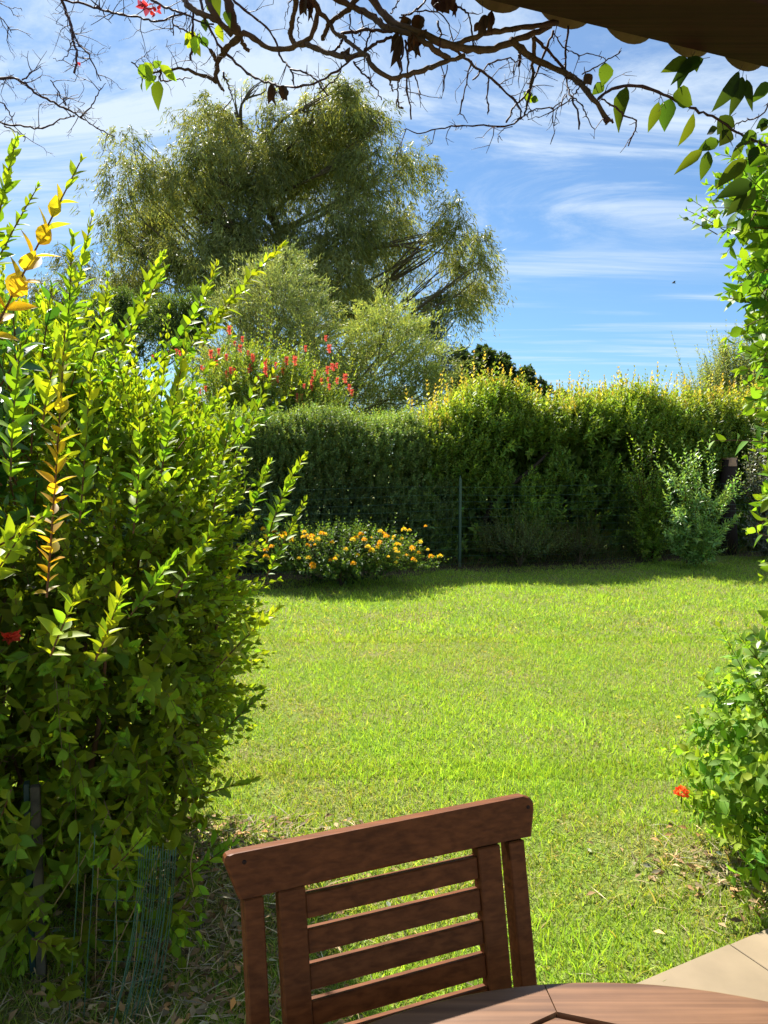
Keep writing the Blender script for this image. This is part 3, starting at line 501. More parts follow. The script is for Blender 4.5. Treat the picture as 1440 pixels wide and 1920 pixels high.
tree('willow_tree', 'wide pale green fine leaved tree beneath the eucalyptus, left of the dark conifer', W(740, 950, 15) * [1, 1, 0], [(610, 720, 55), (740, 790, 60), (660, 790, 60), (820, 780, 50), (720, 610, 48), (690, 640, 55), (760, 640, 60), (800, 690, 48), (720, 700, 75), (660, 700, 55), (780, 725, 50), (640, 660, 40), (700, 745, 60), (830, 735, 30)], 15, .7, .078, .22, 360, (.15, .20, .065), (.34, .38, .14), 84, 'spray', group='pale fine leaved trees behind the hedge', trunk_r=.07, fork=.3, limb_c=(.12, .09, .06))
tree('dark_tree', 'dark green rounded tree on the horizon, right of the pale fine leaved trees', W(900, 900, 34) * [1, 1, 0], [(870, 680, 26), (905, 690, 34), (950, 705, 34), (985, 710, 22), (880, 720, 30), (925, 735, 40), (990, 740, 24), (1020, 735, 16), (860, 740, 26), (1050, 752, 14)], 34, 1.5, .20, .5, 420, (.035, .06, .02), (.075, .115, .035), 85, 'blob', trunk_r=.2, tm=T_MID)
tree('dark_tree', 'dark fine leaved tree top just left of the dark rounded tree', W(820, 900, 24) * [1, 1, 0], [(815, 630, 26), (830, 670, 28), (790, 620, 20), (840, 710, 26)], 24, .6, .13, .2, 500, (.05, .06, .03), (.09, .10, .045), 86, 'up', trunk_r=.12)
tree('olive_tree', 'dark leafy tree filling the gap behind the tall shoots at the left', W(200, 950, 17) * [1, 1, 0], [(190, 600, 45), (240, 590, 55), (150, 640, 50), (300, 600, 50), (340, 620, 60), (220, 660, 70), (380, 600, 40)], 17, .6, .08, .3, 1000, (.07, .11, .035), (.13, .19, .05), 87, 'blob', trunk_r=.1, tm=T_MID)

# ------------------------------------------------------------------ bottlebrush shrub with red flowers
BB = W(500, 960, 12.2) * [1, 1, 0]
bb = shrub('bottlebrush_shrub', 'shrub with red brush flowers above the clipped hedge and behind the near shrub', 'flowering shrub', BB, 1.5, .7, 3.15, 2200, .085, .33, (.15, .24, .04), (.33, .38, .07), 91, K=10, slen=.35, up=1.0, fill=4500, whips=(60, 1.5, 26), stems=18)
g = Geo(); r8 = np.random.default_rng(92); n = 110; th = r8.uniform(0, 6.28, n); z = r8.uniform(-.06, .06, n); D = np.c_[np.cos(th), np.sin(th), .6 + r8.normal(0, .3, n)]
leaves(g, T_FAR, np.c_[0 * z, 0 * z, z], D, r8.normal(size=D.shape), r8.uniform(.025, .055, n), .008, colvar((.92, .17, .12), n, .35, .2, r8)); tubes(g, [[(0, 0, -.08), (0, 0, .05)]], .004, 4, (.3, .1, .05))
bm = g.build('flower_spike', M_PETAL, bb)
fl = [(318, 665), (330, 660), (395, 665), (378, 690), (440, 645), (450, 655), (476, 672), (470, 690), (465, 695), (512, 715), (520, 712), (551, 672), (553, 678), (530, 697), (570, 725), (583, 718), (603, 716), (615, 712), (632, 715), (617, 655), (622, 688), (565, 745), (557, 752), (655, 728), (424, 700), (440, 698), (345, 700), (410, 660), (375, 735), (500, 700), (430, 620), (625, 690), (590, 700)]
fl = fl + [(x + r8.normal(0, 14), y + r8.normal(0, 14)) for x, y in fl[:30]]
for k, (x, y) in enumerate(fl):
    o = bm if k == 0 else bm.copy()
    if k: C.objects.link(o); o.parent = bb
    s = r8.uniform(.55, 1.15); o.scale = (s,) * 3; p = W(x, y, 11.6 + r8.uniform(-.1, .35)) - BB; o.location = Vector(p + BB * s)
# reset of child offsets: meshes were built around the bush base, so location adds base*scale

# ------------------------------------------------------------------ near left shrub (hedge of young shoots)
rng = np.random.default_rng(101)
near = thing('leafy_shrub', (-1.6, 2.7, 0), 'large bright green shrub with long leafy shoots filling the left side', 'shrub')
gl = Geo(); gs = Geo()
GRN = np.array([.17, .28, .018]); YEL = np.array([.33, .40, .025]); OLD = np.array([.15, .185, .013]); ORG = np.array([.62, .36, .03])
cN = np.array([-1.75, 2.85, 1.05]); rN = np.array([1.22, .80, 1.06])
def supell(n, e=3.2):
    d = rng.normal(size=(n, 3)); d = d / (np.abs(d) ** e).sum(1, keepdims=True) ** (1 / e); return d
def near_surface(n):
    d = supell(n); nn = nrm(np.sign(d) * np.abs(d / rN) ** 2.2 / rN); P = cN + d * rN
    P[:, 0] -= .12 * np.clip((.9 - P[:, 2]), 0, 1) * (P[:, 0] > cN[0]); P[:, 2] *= 1 - .17 * np.clip((P[:, 0] + 1.7) / 1.2, 0, 1.1); P += nn * (sn(P, 3.2, 5) * .10)[:, None]; return P, nn
P, nn = near_surface(3300); ok = (P[:, 2] > .12) & ~((P[:, 1] > 3.2) & (P[:, 2] < 1.3)); P, nn = P[ok], nn[ok]
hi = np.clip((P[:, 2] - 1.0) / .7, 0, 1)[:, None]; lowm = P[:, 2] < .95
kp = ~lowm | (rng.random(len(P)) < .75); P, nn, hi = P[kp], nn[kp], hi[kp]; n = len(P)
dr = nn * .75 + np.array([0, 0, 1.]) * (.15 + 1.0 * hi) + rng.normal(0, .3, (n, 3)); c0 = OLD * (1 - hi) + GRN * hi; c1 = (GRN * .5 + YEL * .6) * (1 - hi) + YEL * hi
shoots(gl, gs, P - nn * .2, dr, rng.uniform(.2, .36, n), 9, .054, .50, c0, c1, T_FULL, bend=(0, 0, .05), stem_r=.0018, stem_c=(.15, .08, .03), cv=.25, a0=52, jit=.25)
# interior fill
n = 7000; d = supell(n) * rng.uniform(.35, .92, (n, 1)); P = cN + d * rN; P[:, 2] *= 1 - .19 * np.clip((P[:, 0] + 1.7) / 1.2, 0, 1.1); P = P[P[:, 2] > .15]; n = len(P)
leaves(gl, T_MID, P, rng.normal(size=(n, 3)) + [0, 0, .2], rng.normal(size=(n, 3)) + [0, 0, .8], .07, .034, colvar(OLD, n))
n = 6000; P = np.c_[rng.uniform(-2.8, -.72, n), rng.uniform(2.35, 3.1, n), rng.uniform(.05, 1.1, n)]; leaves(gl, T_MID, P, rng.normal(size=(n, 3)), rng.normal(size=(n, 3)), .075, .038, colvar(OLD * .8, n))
# top whips
n = 100; x = rng.uniform(-2.9, -.62, n); y = rng.uniform(2.3, 3.5, n); P = np.c_[x, y, 1.85 - .36 * np.clip((x + 1.7) / 1.1, 0, 1)]
shoots(gl, gs, P, np.c_[rng.normal(.2, .35, n), rng.normal(0, .25, n), np.ones(n)], rng.uniform(.12, .5, n), 13, .052, .50, GRN, YEL, T_FULL, bend=(0, 0, 0), stem_r=.0025, stem_c=(.15, .08, .03), a0=48)
# individually placed long shoots: base px,py  tip px,py  depth  leafpx  nodes  colour0 colour1
SH = [(-30, 660, 150, 305, 1.3, 52, 15, ORG, YEL), (-30, 560, 30, 262, 1.45, 38, 14, GRN, YEL), (-20, 520, 70, 352, 1.6, 22, 12, GRN, YEL), (120, 680, 172, 408, 1.9, 30, 15, GRN, YEL), (124, 700, 136, 448, 1.75, 36, 14, GRN, YEL * .9),
      (165, 700, 203, 520, 2.2, 27, 12, GRN, YEL), (215, 640, 305, 478, 2.3, 30, 12, GRN, YEL), (190, 720, 308, 508, 2.2, 28, 15, GRN, YEL), (300, 680, 408, 495, 2.5, 27, 14, GRN, YEL), (380, 650, 530, 458, 2.5, 27, 17, YEL * .8, YEL * 1.15), (330, 690, 432, 560, 2.5, 24, 12, GRN, YEL),
      (88, 1120, 122, 620, 1.35, 36, 21, ORG * .9, YEL * 1.1), (80, 800, 116, 625, 1.4, 38, 9, YEL, YEL * 1.2), (500, 1020, 572, 852, 2.35, 25, 15, GRN, YEL), (470, 960, 505, 866, 2.4, 22, 11, GRN, YEL), (500, 1080, 570, 940, 2.3, 22, 13, GRN * 1.2, YEL), (440, 860, 493, 748, 2.4, 24, 11, GRN, YEL),
      (-60, 1050, 82, 968, 1.2, 56, 9, YEL * 1.1, YEL * 1.3), (-50, 1120, 40, 1000, 1.2, 50, 8, YEL, YEL * 1.2), (95, 1230, 148, 1108, 1.45, 46, 9, YEL * .9, YEL * 1.25), (178, 1240, 232, 1096, 1.5, 38, 10, YEL * .8, YEL * 1.1), (400, 1260, 522, 1140, 2.15, 30, 12, YEL * .8, YEL * 1.3),
      (420, 1370, 492, 1300, 2.3, 22, 10, GRN * .8, GRN), (380, 1490, 476, 1462, 2.2, 26, 9, YEL * .8, YEL), (340, 1650, 440, 1578, 2.1, 26, 9, GRN, GRN * 1.3), (200, 1640, 275, 1560, 1.8, 32, 8, YEL * .7, YEL), (60, 1760, 130, 1780, 1.7, 40, 7, YEL * .6, YEL * .8), (90, 1880, 140, 1840, 1.8, 36, 6, YEL * .5, YEL * .7),
      (20, 1480, -10, 1560, 1.5, 50, 6, OLD, GRN), (250, 1000, 262, 780, 1.8, 34, 12, GRN, YEL), (150, 980, 170, 700, 1.6, 38, 14, GRN, YEL), (300, 900, 350, 640, 2.0, 32, 15, GRN, YEL), (20, 900, 40, 640, 1.5, 42, 12, GRN, GRN * 1.4), (400, 960, 440, 760, 2.2, 26, 13, GRN, YEL), (330, 1120, 420, 960, 2.0, 30, 12, GRN, YEL), (240, 1160, 330, 1040, 1.9, 32, 10, GRN, GRN * 1.5)]
for (bx, by, tx, ty, Y, lp, K, ca, cb) in SH:
    big = lp >= 45; K = int(K * (1.05 if big else 1.3))
    b = W(bx, by, Y + .03); t = W(tx, ty, Y); v = t - b; ln = np.linalg.norm(v); sd = np.cross(v / ln, [0, 1, 0]) * rng.normal(0, .06)
    shoots(gl, gs, b[None], (v / ln - sd)[None], ln, K, lp / FPX * Y * (1.2 if not big else 1.15), .45, ca, cb, T_FULL, bend=sd[None], stem_r=.0028, stem_c=(.16, .08, .04), a0=58 if big else 50, a1=20, start=.02, jit=.3)
# hanging lower foliage, bigger looser leaves
n = 260; x = rng.uniform(-1.5, -.62, n); y = 2.25 + .25 * (x + .6) + rng.normal(0, .1, n); P = np.c_[x, y, rng.uniform(.1, 1.0, n)]
shoots(gl, gs, P, np.c_[rng.normal(.1, .5, n), rng.normal(-.6, .3, n), rng.normal(-.1, .5, n)], rng.uniform(.12, .26, n), 6, .062, .48, OLD * 1.2, GRN * 1.3, T_FULL, bend=(0, 0, -.25), stem_c=(.16, .1, .05))
gl.build('foliage', M_LEAF, near)
# woody stems from the ground
n = 46; bx = rng.uniform(-2.3, -.75, n); by = rng.uniform(2.3, 3.0, n); b = np.c_[bx, by, np.zeros(n)]; e = b + np.c_[rng.normal(0, .22, n), rng.normal(-.05, .2, n), rng.uniform(.8, 1.45, n)]; m = (b + e) / 2 + rng.normal(0, .06, (n, 3)); tt = np.linspace(0, 1, 12)[None, :, None]
tubes(gs, b[:, None] * (1 - tt) ** 2 + 2 * m[:, None] * tt * (1 - tt) + e[:, None] * tt ** 2, np.linspace(1, .35, 12)[None] * rng.uniform(.006, .014, (n, 1)), 6, (.15, .075, .04))
gs.build('stems', M_BARK, near)
# small red flower in the shade
g = Geo(); P0 = W(20, 1190, 1.9); d = nrm(rng.normal(size=(14, 3)) + [0, -.8, 0]); leaves(g, T_BROAD, np.repeat(P0[None], 14, 0), d, rng.normal(size=(14, 3)), .027, .02, colvar((.55, .05, .02), 14)); g.build('flower', M_PETAL, near)

# broad leaved shrub behind / at the left edge
rng = np.random.default_rng(111)
br = thing('broadleaf_shrub', (-1.75, 2.15, 0), 'shrub with broad waxy rounded leaves at the left edge among the thin shoots', 'shrub')
gl = Geo(); gs = Geo(); n = 120; x = rng.uniform(-1.55, -.92, n); P = np.c_[x, 2.05 + rng.normal(0, .12, n) - .35 * (x + 1), rng.uniform(1.15, 1.82, n)]
shoots(gl, gs, P, np.c_[rng.normal(.1, .4, n), rng.normal(-.5, .3, n), np.full(n, .9)], rng.uniform(.1, .2, n), 6, .085, .36, (.06, .15, .02), (.12, .24, .03), T_FULL, stem_r=.003, opp=False, a0=70, a1=35)
n2 = 10; b = np.c_[rng.uniform(-1.7, -1.1, n2), rng.uniform(2.1, 2.4, n2), np.zeros(n2)]; e = b + np.c_[rng.normal(0, .12, n2), rng.normal(-.1, .1, n2), rng.uniform(1.3, 1.7, n2)]; tt = np.linspace(0, 1, 8)[None, :, None]; tubes(gs, b[:, None] * (1 - tt) + e[:, None] * tt + rng.normal(0, .008, (n2, 8, 3)), np.linspace(.011, .005, 8)[None] * np.ones((n2, 1)), 6, (.14, .08, .05))
gl.build('foliage', M_GLOSS, br); gs.build('stems', M_BARK, br)

# near wire fence, post and dry stalks
nf = thing('mesh_fence', (-.95, 1.95, 0), 'green wire mesh panel with a peeling post under the near left shrub', 'fence')
g = Geo(); pb = W(78, 1960, 2.02); pt = W(66, 1470, 2.06); pb = np.array([pt[0] + .01, pt[1] - .02, 0.]); box(g, (pb + pt) / 2, [[.94, .34, 0], [-.34, .94, 0], [0, 0, 1]], [.013, .013, pt[2] / 2], (.09, .075, .05), .003); g.build('post', colmat('peeling_paint', .8, .9, 14, .2, .8), nf, smooth=False)
g = Geo()
box(g, (pb + pt) / 2 + [-.034, .02, 0], [[.94, .34, 0], [-.34, .94, 0], [0, 0, 1]], [.008, .014, pt[2] / 2], (.02, .05, .045), .002); g.build('post_bracket', M_METAL, nf, smooth=False)
g = Geo(); P = []; rw = np.random.default_rng(3)
for k in range(15):
    t = k / 14; xb = 205 + 80 * t + rw.normal(0, 3); xt = 262 + 68 * t; Y = 1.92 + .1 * t
    P.append([W(xt, 1590 + rw.uniform(-10, 10), Y), W(xt - 8 + rw.normal(0, 2), 1700, Y), W(xt * .55 + xb * .45, 1800, Y - .04), W(xb, 1925, Y - .1)])
for x in (225, 178, 150): P.append([W(x, 1560, 1.92), W(x - 6, 1680, 1.92), W(x - 14, 1800, 1.9), W(x - 22, 1925, 1.88)])
P = np.array([spline(q, 10) for q in P]); tubes(g, P, .0014, 4, (.06, .15, .08))
hz = []
for k in range(9):
    y_ = 1610 + k * 38; hz.append([W(180, y_, 1.92), W(240, y_ + 4, 1.95), W(310 - k * 4, y_, 2.0)])
tubes(g, np.array(hz), .0011, 3, (.04, .10, .06)); g.build('wire_mesh', M_METAL, nf)
g = Geo(); P = []
for (a, b_, c_, d_) in ((150, 1925, 300, 1600), (205, 1925, 212, 1640), (232, 1925, 258, 1700), (168, 1925, 205, 1790), (120, 1925, 160, 1640), (185, 1600, 178, 1925), (365, 1580, 364, 1670), (100, 1700, 205, 1520)):
    P.append(spline([W(a, b_, 1.95), W((a + c_) / 2 + rw.normal(0, 8), (b_ + d_) / 2, 2.0), W(c_, d_, 2.05)], 8))
tubes(g, np.array(P), .0014, 4, (.42, .27, .12)); tag(g.build('dry_stalks', M_TWIG), 'thin straw coloured dry stalks standing before the wire mesh at lower left', 'grass', kind='stuff')

# ------------------------------------------------------------------ right side plants
rng = np.random.default_rng(121)
cl_ = thing('climbing_vine', (1.32, 2.35, 0), 'climbing plant with small rounded glossy leaves hanging down the right edge', 'climber')
gl = Geo(); gs = Geo(); G2 = np.array([.11, .21, .02]); Y2 = np.array([.24, .38, .03])
spine = spline([(1.40, 2.45, 0), (1.28, 2.3, .5), (1.14, 2.12, 1.0), (1.10, 2.04, 1.5), (1.08, 2.0, 2.0), (1.02, 1.92, 2.40)], 30); tubes(gs, [spine, spine + [.03, .02, 0], spine + rng.normal(0, .01, (30, 3))], np.linspace(.012, .005, 30), 6, (.13, .09, .06))
def rshoots(edge, n, depth, leafpx, spread, c0, c1, K=7, ln=(.1, .22)):
    e = np.array(edge, float); t = rng.uniform(0, 1, n) * (len(e) - 1); i = np.minimum(t.astype(int), len(e) - 2); f_ = (t - i)[:, None]; p = e[i] * (1 - f_) + e[i + 1] * f_
    off = np.abs(rng.normal(0, spread, n)); P = W(p[:, 0] + off + 12, p[:, 1], depth + rng.normal(0, .12, n))
    shoots(gl, gs, P, np.c_[rng.normal(-.25, .5, n), rng.normal(-.1, .4, n), rng.normal(.1, .6, n)], rng.uniform(*ln, n), K, leafpx / FPX * depth, .58, c0, c1, T_FULL, bend=(0, 0, -.1), stem_r=.0015, opp=False, a0=70, a1=40, stem_c=(.14, .07, .04))
rshoots([(1405, 290), (1390, 400), (1425, 480), (1430, 560), (1438, 620), (1448, 700)], 300, 2.0, 34, 45, G2, Y2, 6, (.07, .14))
rshoots([(1440, 690), (1440, 760), (1455, 830), (1450, 900), (1445, 960), (1455, 1040), (1450, 1100), (1445, 1180)], 70, 2.1, 34, 16, G2, Y2, 5, (.06, .12))
for (bx, by, tx, ty, Y, lp, K) in ((1345, 440, 1280, 400, 1.95, 24, 6), (1350, 415, 1300, 370, 1.95, 24, 6), (1370, 440, 1290, 385, 1.9, 22, 5), (1430, 400, 1335, 365, 1.9, 28, 7), (1440, 830, 1320, 815, 2.0, 32, 6), (1440, 780, 1400, 715, 2.0, 32, 4), (1420, 560, 1385, 520, 1.95, 30, 5)):
    b = W(bx, by, Y); v = W(tx, ty, Y) - b; l_ = np.linalg.norm(v); shoots(gl, gs, b[None], v[None] / l_, l_, K, lp / FPX * Y, .6, G2, Y2, T_FULL, bend=(0, 0, -.1), stem_r=.0016, opp=False, a0=70, a1=35, stem_c=(.12, .06, .05))
gl.build('foliage', M_LEAF, cl_); gs.build('stems', M_BARK, cl_)
# shrub on the right, upper part of the lower group
rb = thing('rounded_leaf_shrub', (1.55, 2.75, 0), 'dark glossy shrub with rounded leaves reaching over the lawn at the right edge', 'shrub'); gl = Geo(); gs = Geo()
rshoots([(1450, 1190), (1440, 1240), (1445, 1290), (1450, 1340), (1455, 1400)], 90, 2.7, 34, 34, G2 * .9, Y2 * .8)
for (bx, by, tx, ty, Y, lp, K) in ((1440, 1340, 1350, 1185, 2.6, 34, 11), (1440, 1260, 1385, 1195, 2.6, 34, 6), (1440, 1380, 1375, 1240, 2.65, 34, 9), (1445, 1240, 1430, 1160, 2.6, 36, 5)):
    b = W(bx, by, Y); v = W(tx, ty, Y) - b; l_ = np.linalg.norm(v); shoots(gl, gs, b[None], v[None] / l_, l_, K, lp / FPX * Y, .6, G2, Y2 * .8, T_FULL, bend=(0, 0, .05), stem_r=.0022, opp=False, a0=65, a1=35)
n = 12; b = np.array([1.6, 2.8, 0]) + rng.normal(0, .08, (n, 3)) * [1, 1, 0]; e = b + np.c_[rng.normal(.05, .08, n), rng.normal(0, .08, n), rng.uniform(.5, .8, n)]; tt = np.linspace(0, 1, 6)[None, :, None]; tubes(gs, b[:, None] * (1 - tt) + e[:, None] * tt, np.linspace(.01, .004, 6)[None] * np.ones((n, 1)), 5, (.13, .08, .05))
gl.build('foliage', M_GLOSS, rb); gs.build('stems', M_BARK, rb)
# pale green lantana, lower right
rng = np.random.default_rng(131); lr_ = thing('broadleaf_bush', (1.42, 2.6, 0), 'light green soft leaved bush with one orange flower at the lower right', 'bush'); gl = Geo(); gs = Geo(); n = 420
d = supell(n, 2.2); c = np.array([1.60, 2.66, .36]); P = c + d * np.array([.40, .40, .36]) * rng.uniform(.6, 1, (n, 1)); P[:, 2] = np.maximum(P[:, 2], .03)
shoots(gl, gs, P, d + np.array([-.1, -.1, .45]) + rng.normal(0, .25, (n, 3)), rng.uniform(.08, .2, n), 5, .062, .55, (.15, .27, .03), (.33, .46, .06), T_BROAD, bend=(0, 0, -.05), stem_r=.0015, stem_c=(.12, .16, .05), a0=70, a1=35)
for (bx, by, tx, ty, Y, lp, K) in ((1400, 1490, 1285, 1480, 2.55, 32, 7), (1380, 1530, 1272, 1510, 2.5, 30, 7), (1400, 1450, 1330, 1410, 2.6, 34, 6), (1430, 1600, 1350, 1560, 2.4, 44, 6), (1440, 1620, 1380, 1640, 2.35, 48, 5), (1440, 1560, 1400, 1680, 2.35, 46, 6)):
    b = W(bx, by, Y); v = W(tx, ty, Y) - b; l_ = np.linalg.norm(v); shoots(gl, gs, b[None], v[None] / l_, l_, K, lp / FPX * Y, .55, (.17, .29, .03), (.35, .48, .06), T_BROAD, bend=(0, 0, -.1), stem_r=.0018, stem_c=(.12, .16, .05), a0=65, a1=35)
n = 10; b = np.array([1.5, 2.65, 0]) + rng.normal(0, .07, (n, 3)) * [1, 1, 0]; e = b + np.c_[rng.normal(.1, .1, n), rng.normal(0, .1, n), rng.uniform(.25, .45, n)]; tubes(gs, b[:, None] * (1 - tt) + e[:, None] * tt, np.linspace(.007, .003, 6)[None] * np.ones((n, 1)), 5, (.16, .12, .07))
gl.build('foliage', M_SOFT, lr_); gs.build('stems', M_BARK, lr_)
g = flower_mesh(.024, (.9, .14, .03), 34, 9, .6); o = g.build('flower_head', M_PETAL, lr_); o.location = Vector(W(1278, 1487, 2.5))      # mesh holds minus base; parent adds base
g2 = flower_mesh(.012, (.9, .22, .03), 16, 10, .6); o = g2.build('flower_head', M_PETAL, lr_); o.location = Vector(W(1438, 1350, 2.5))

# ------------------------------------------------------------------ roof edge
roof = thing('tiled_roof', (1.5, 1.2, 2.35), 'dark wooden roof edge beam with curved clay tiles at the upper right', 'roof')
rd = np.array([.9364, .3508, 0]); rn = np.array([-.3508, .9364, 0]); pz = np.array([0, 0, 1.]); b0 = W(900, 0, 1.451); b0[2] = 2.35
g = Geo(); bc = b0 + rd * 1.2 - rn * .09 + pz * .07; box(g, bc, [rd, rn, pz], [1.9, .09, .07], bev=.006); g.build('beam', M_BEAM, roof, smooth=False)
sl_ = nrm(rn * -1 + pz * .26); su = np.cross(rd, sl_) * -1
g = Geo(); box(g, bc + pz * .085 + sl_ * 1.35 + su * 0, [rd, sl_, np.cross(rd, sl_)], [1.9, 1.42, .012], bev=.002); g.build('roof_boards', M_BEAM, roof, smooth=False)
M_TILE = colmat('clay_tile', .85, .3, 18, .2, .3)
for k in range(20):
    g = Geo(); c = b0 + rd * (-.56 + k * .166) + pz * .135; a = np.linspace(0, np.pi, 15); rows = []
    up = k % 1
    for (off, dz) in ((.13, 0.0), (-.40, .13)):
        for rad_ in (.082, .070):
            rows.append(c + rn * off + pz * dz + np.outer(np.cos(a) * rad_ * .95, rd) - np.outer(np.sin(a) * rad_ * .82, pz))
    V = np.concatenate(rows); q = []
    for i in range(14): q += [(i, i + 1, 31 + i, 30 + i), (15 + i, 45 + i, 46 + i, 16 + i), (i, 15 + i, 16 + i, i + 1), (30 + i, 31 + i, 46 + i, 45 + i)]
    q += [(0, 30, 45, 15), (14, 29, 59, 44)]
    g.add(V, q, col=np.array([.13, .085, .045]) * rng.uniform(.8, 1.15)); g.build('roof_tile', M_TILE, roof, smooth=False)
g = Geo()     # covering tiles above
for k in range(19):
    c = b0 + rd * (-.477 + k * .166) + pz * .14; a = np.linspace(0, np.pi, 11); rows = []
    for (off, dz) in ((.11, 0.0), (-.40, .13)):
        for rad_ in (.085, .073): rows.append(c + rn * off + pz * dz + np.outer(np.cos(a) * rad_, rd) + np.outer(np.sin(a) * rad_ * .8, pz))
    V = np.concatenate(rows); q = []
    for i in range(10): q += [(i, i + 1, 23 + i, 22 + i), (11 + i, 33 + i, 34 + i, 12 + i), (i, 11 + i, 12 + i, i + 1), (22 + i, 23 + i, 34 + i, 33 + i)]
    g.add(V, q, col=(.2, .13, .07))
g.build('cover_tiles', M_TILE, roof, smooth=False)
g = Geo(); q = [W(1010, 24, 1.44), W(1060, 18, 1.40), W(1120, 2, 1.36), W(1180, -20, 1.33)]
q = [p * [1, 1, 0] + [0, 0, 2.345] for p in q]; tubes(g, [spline(q, 10)], .0015, 4, (.14, .10, .08)); g.build('wire', M_TWIG, roof)

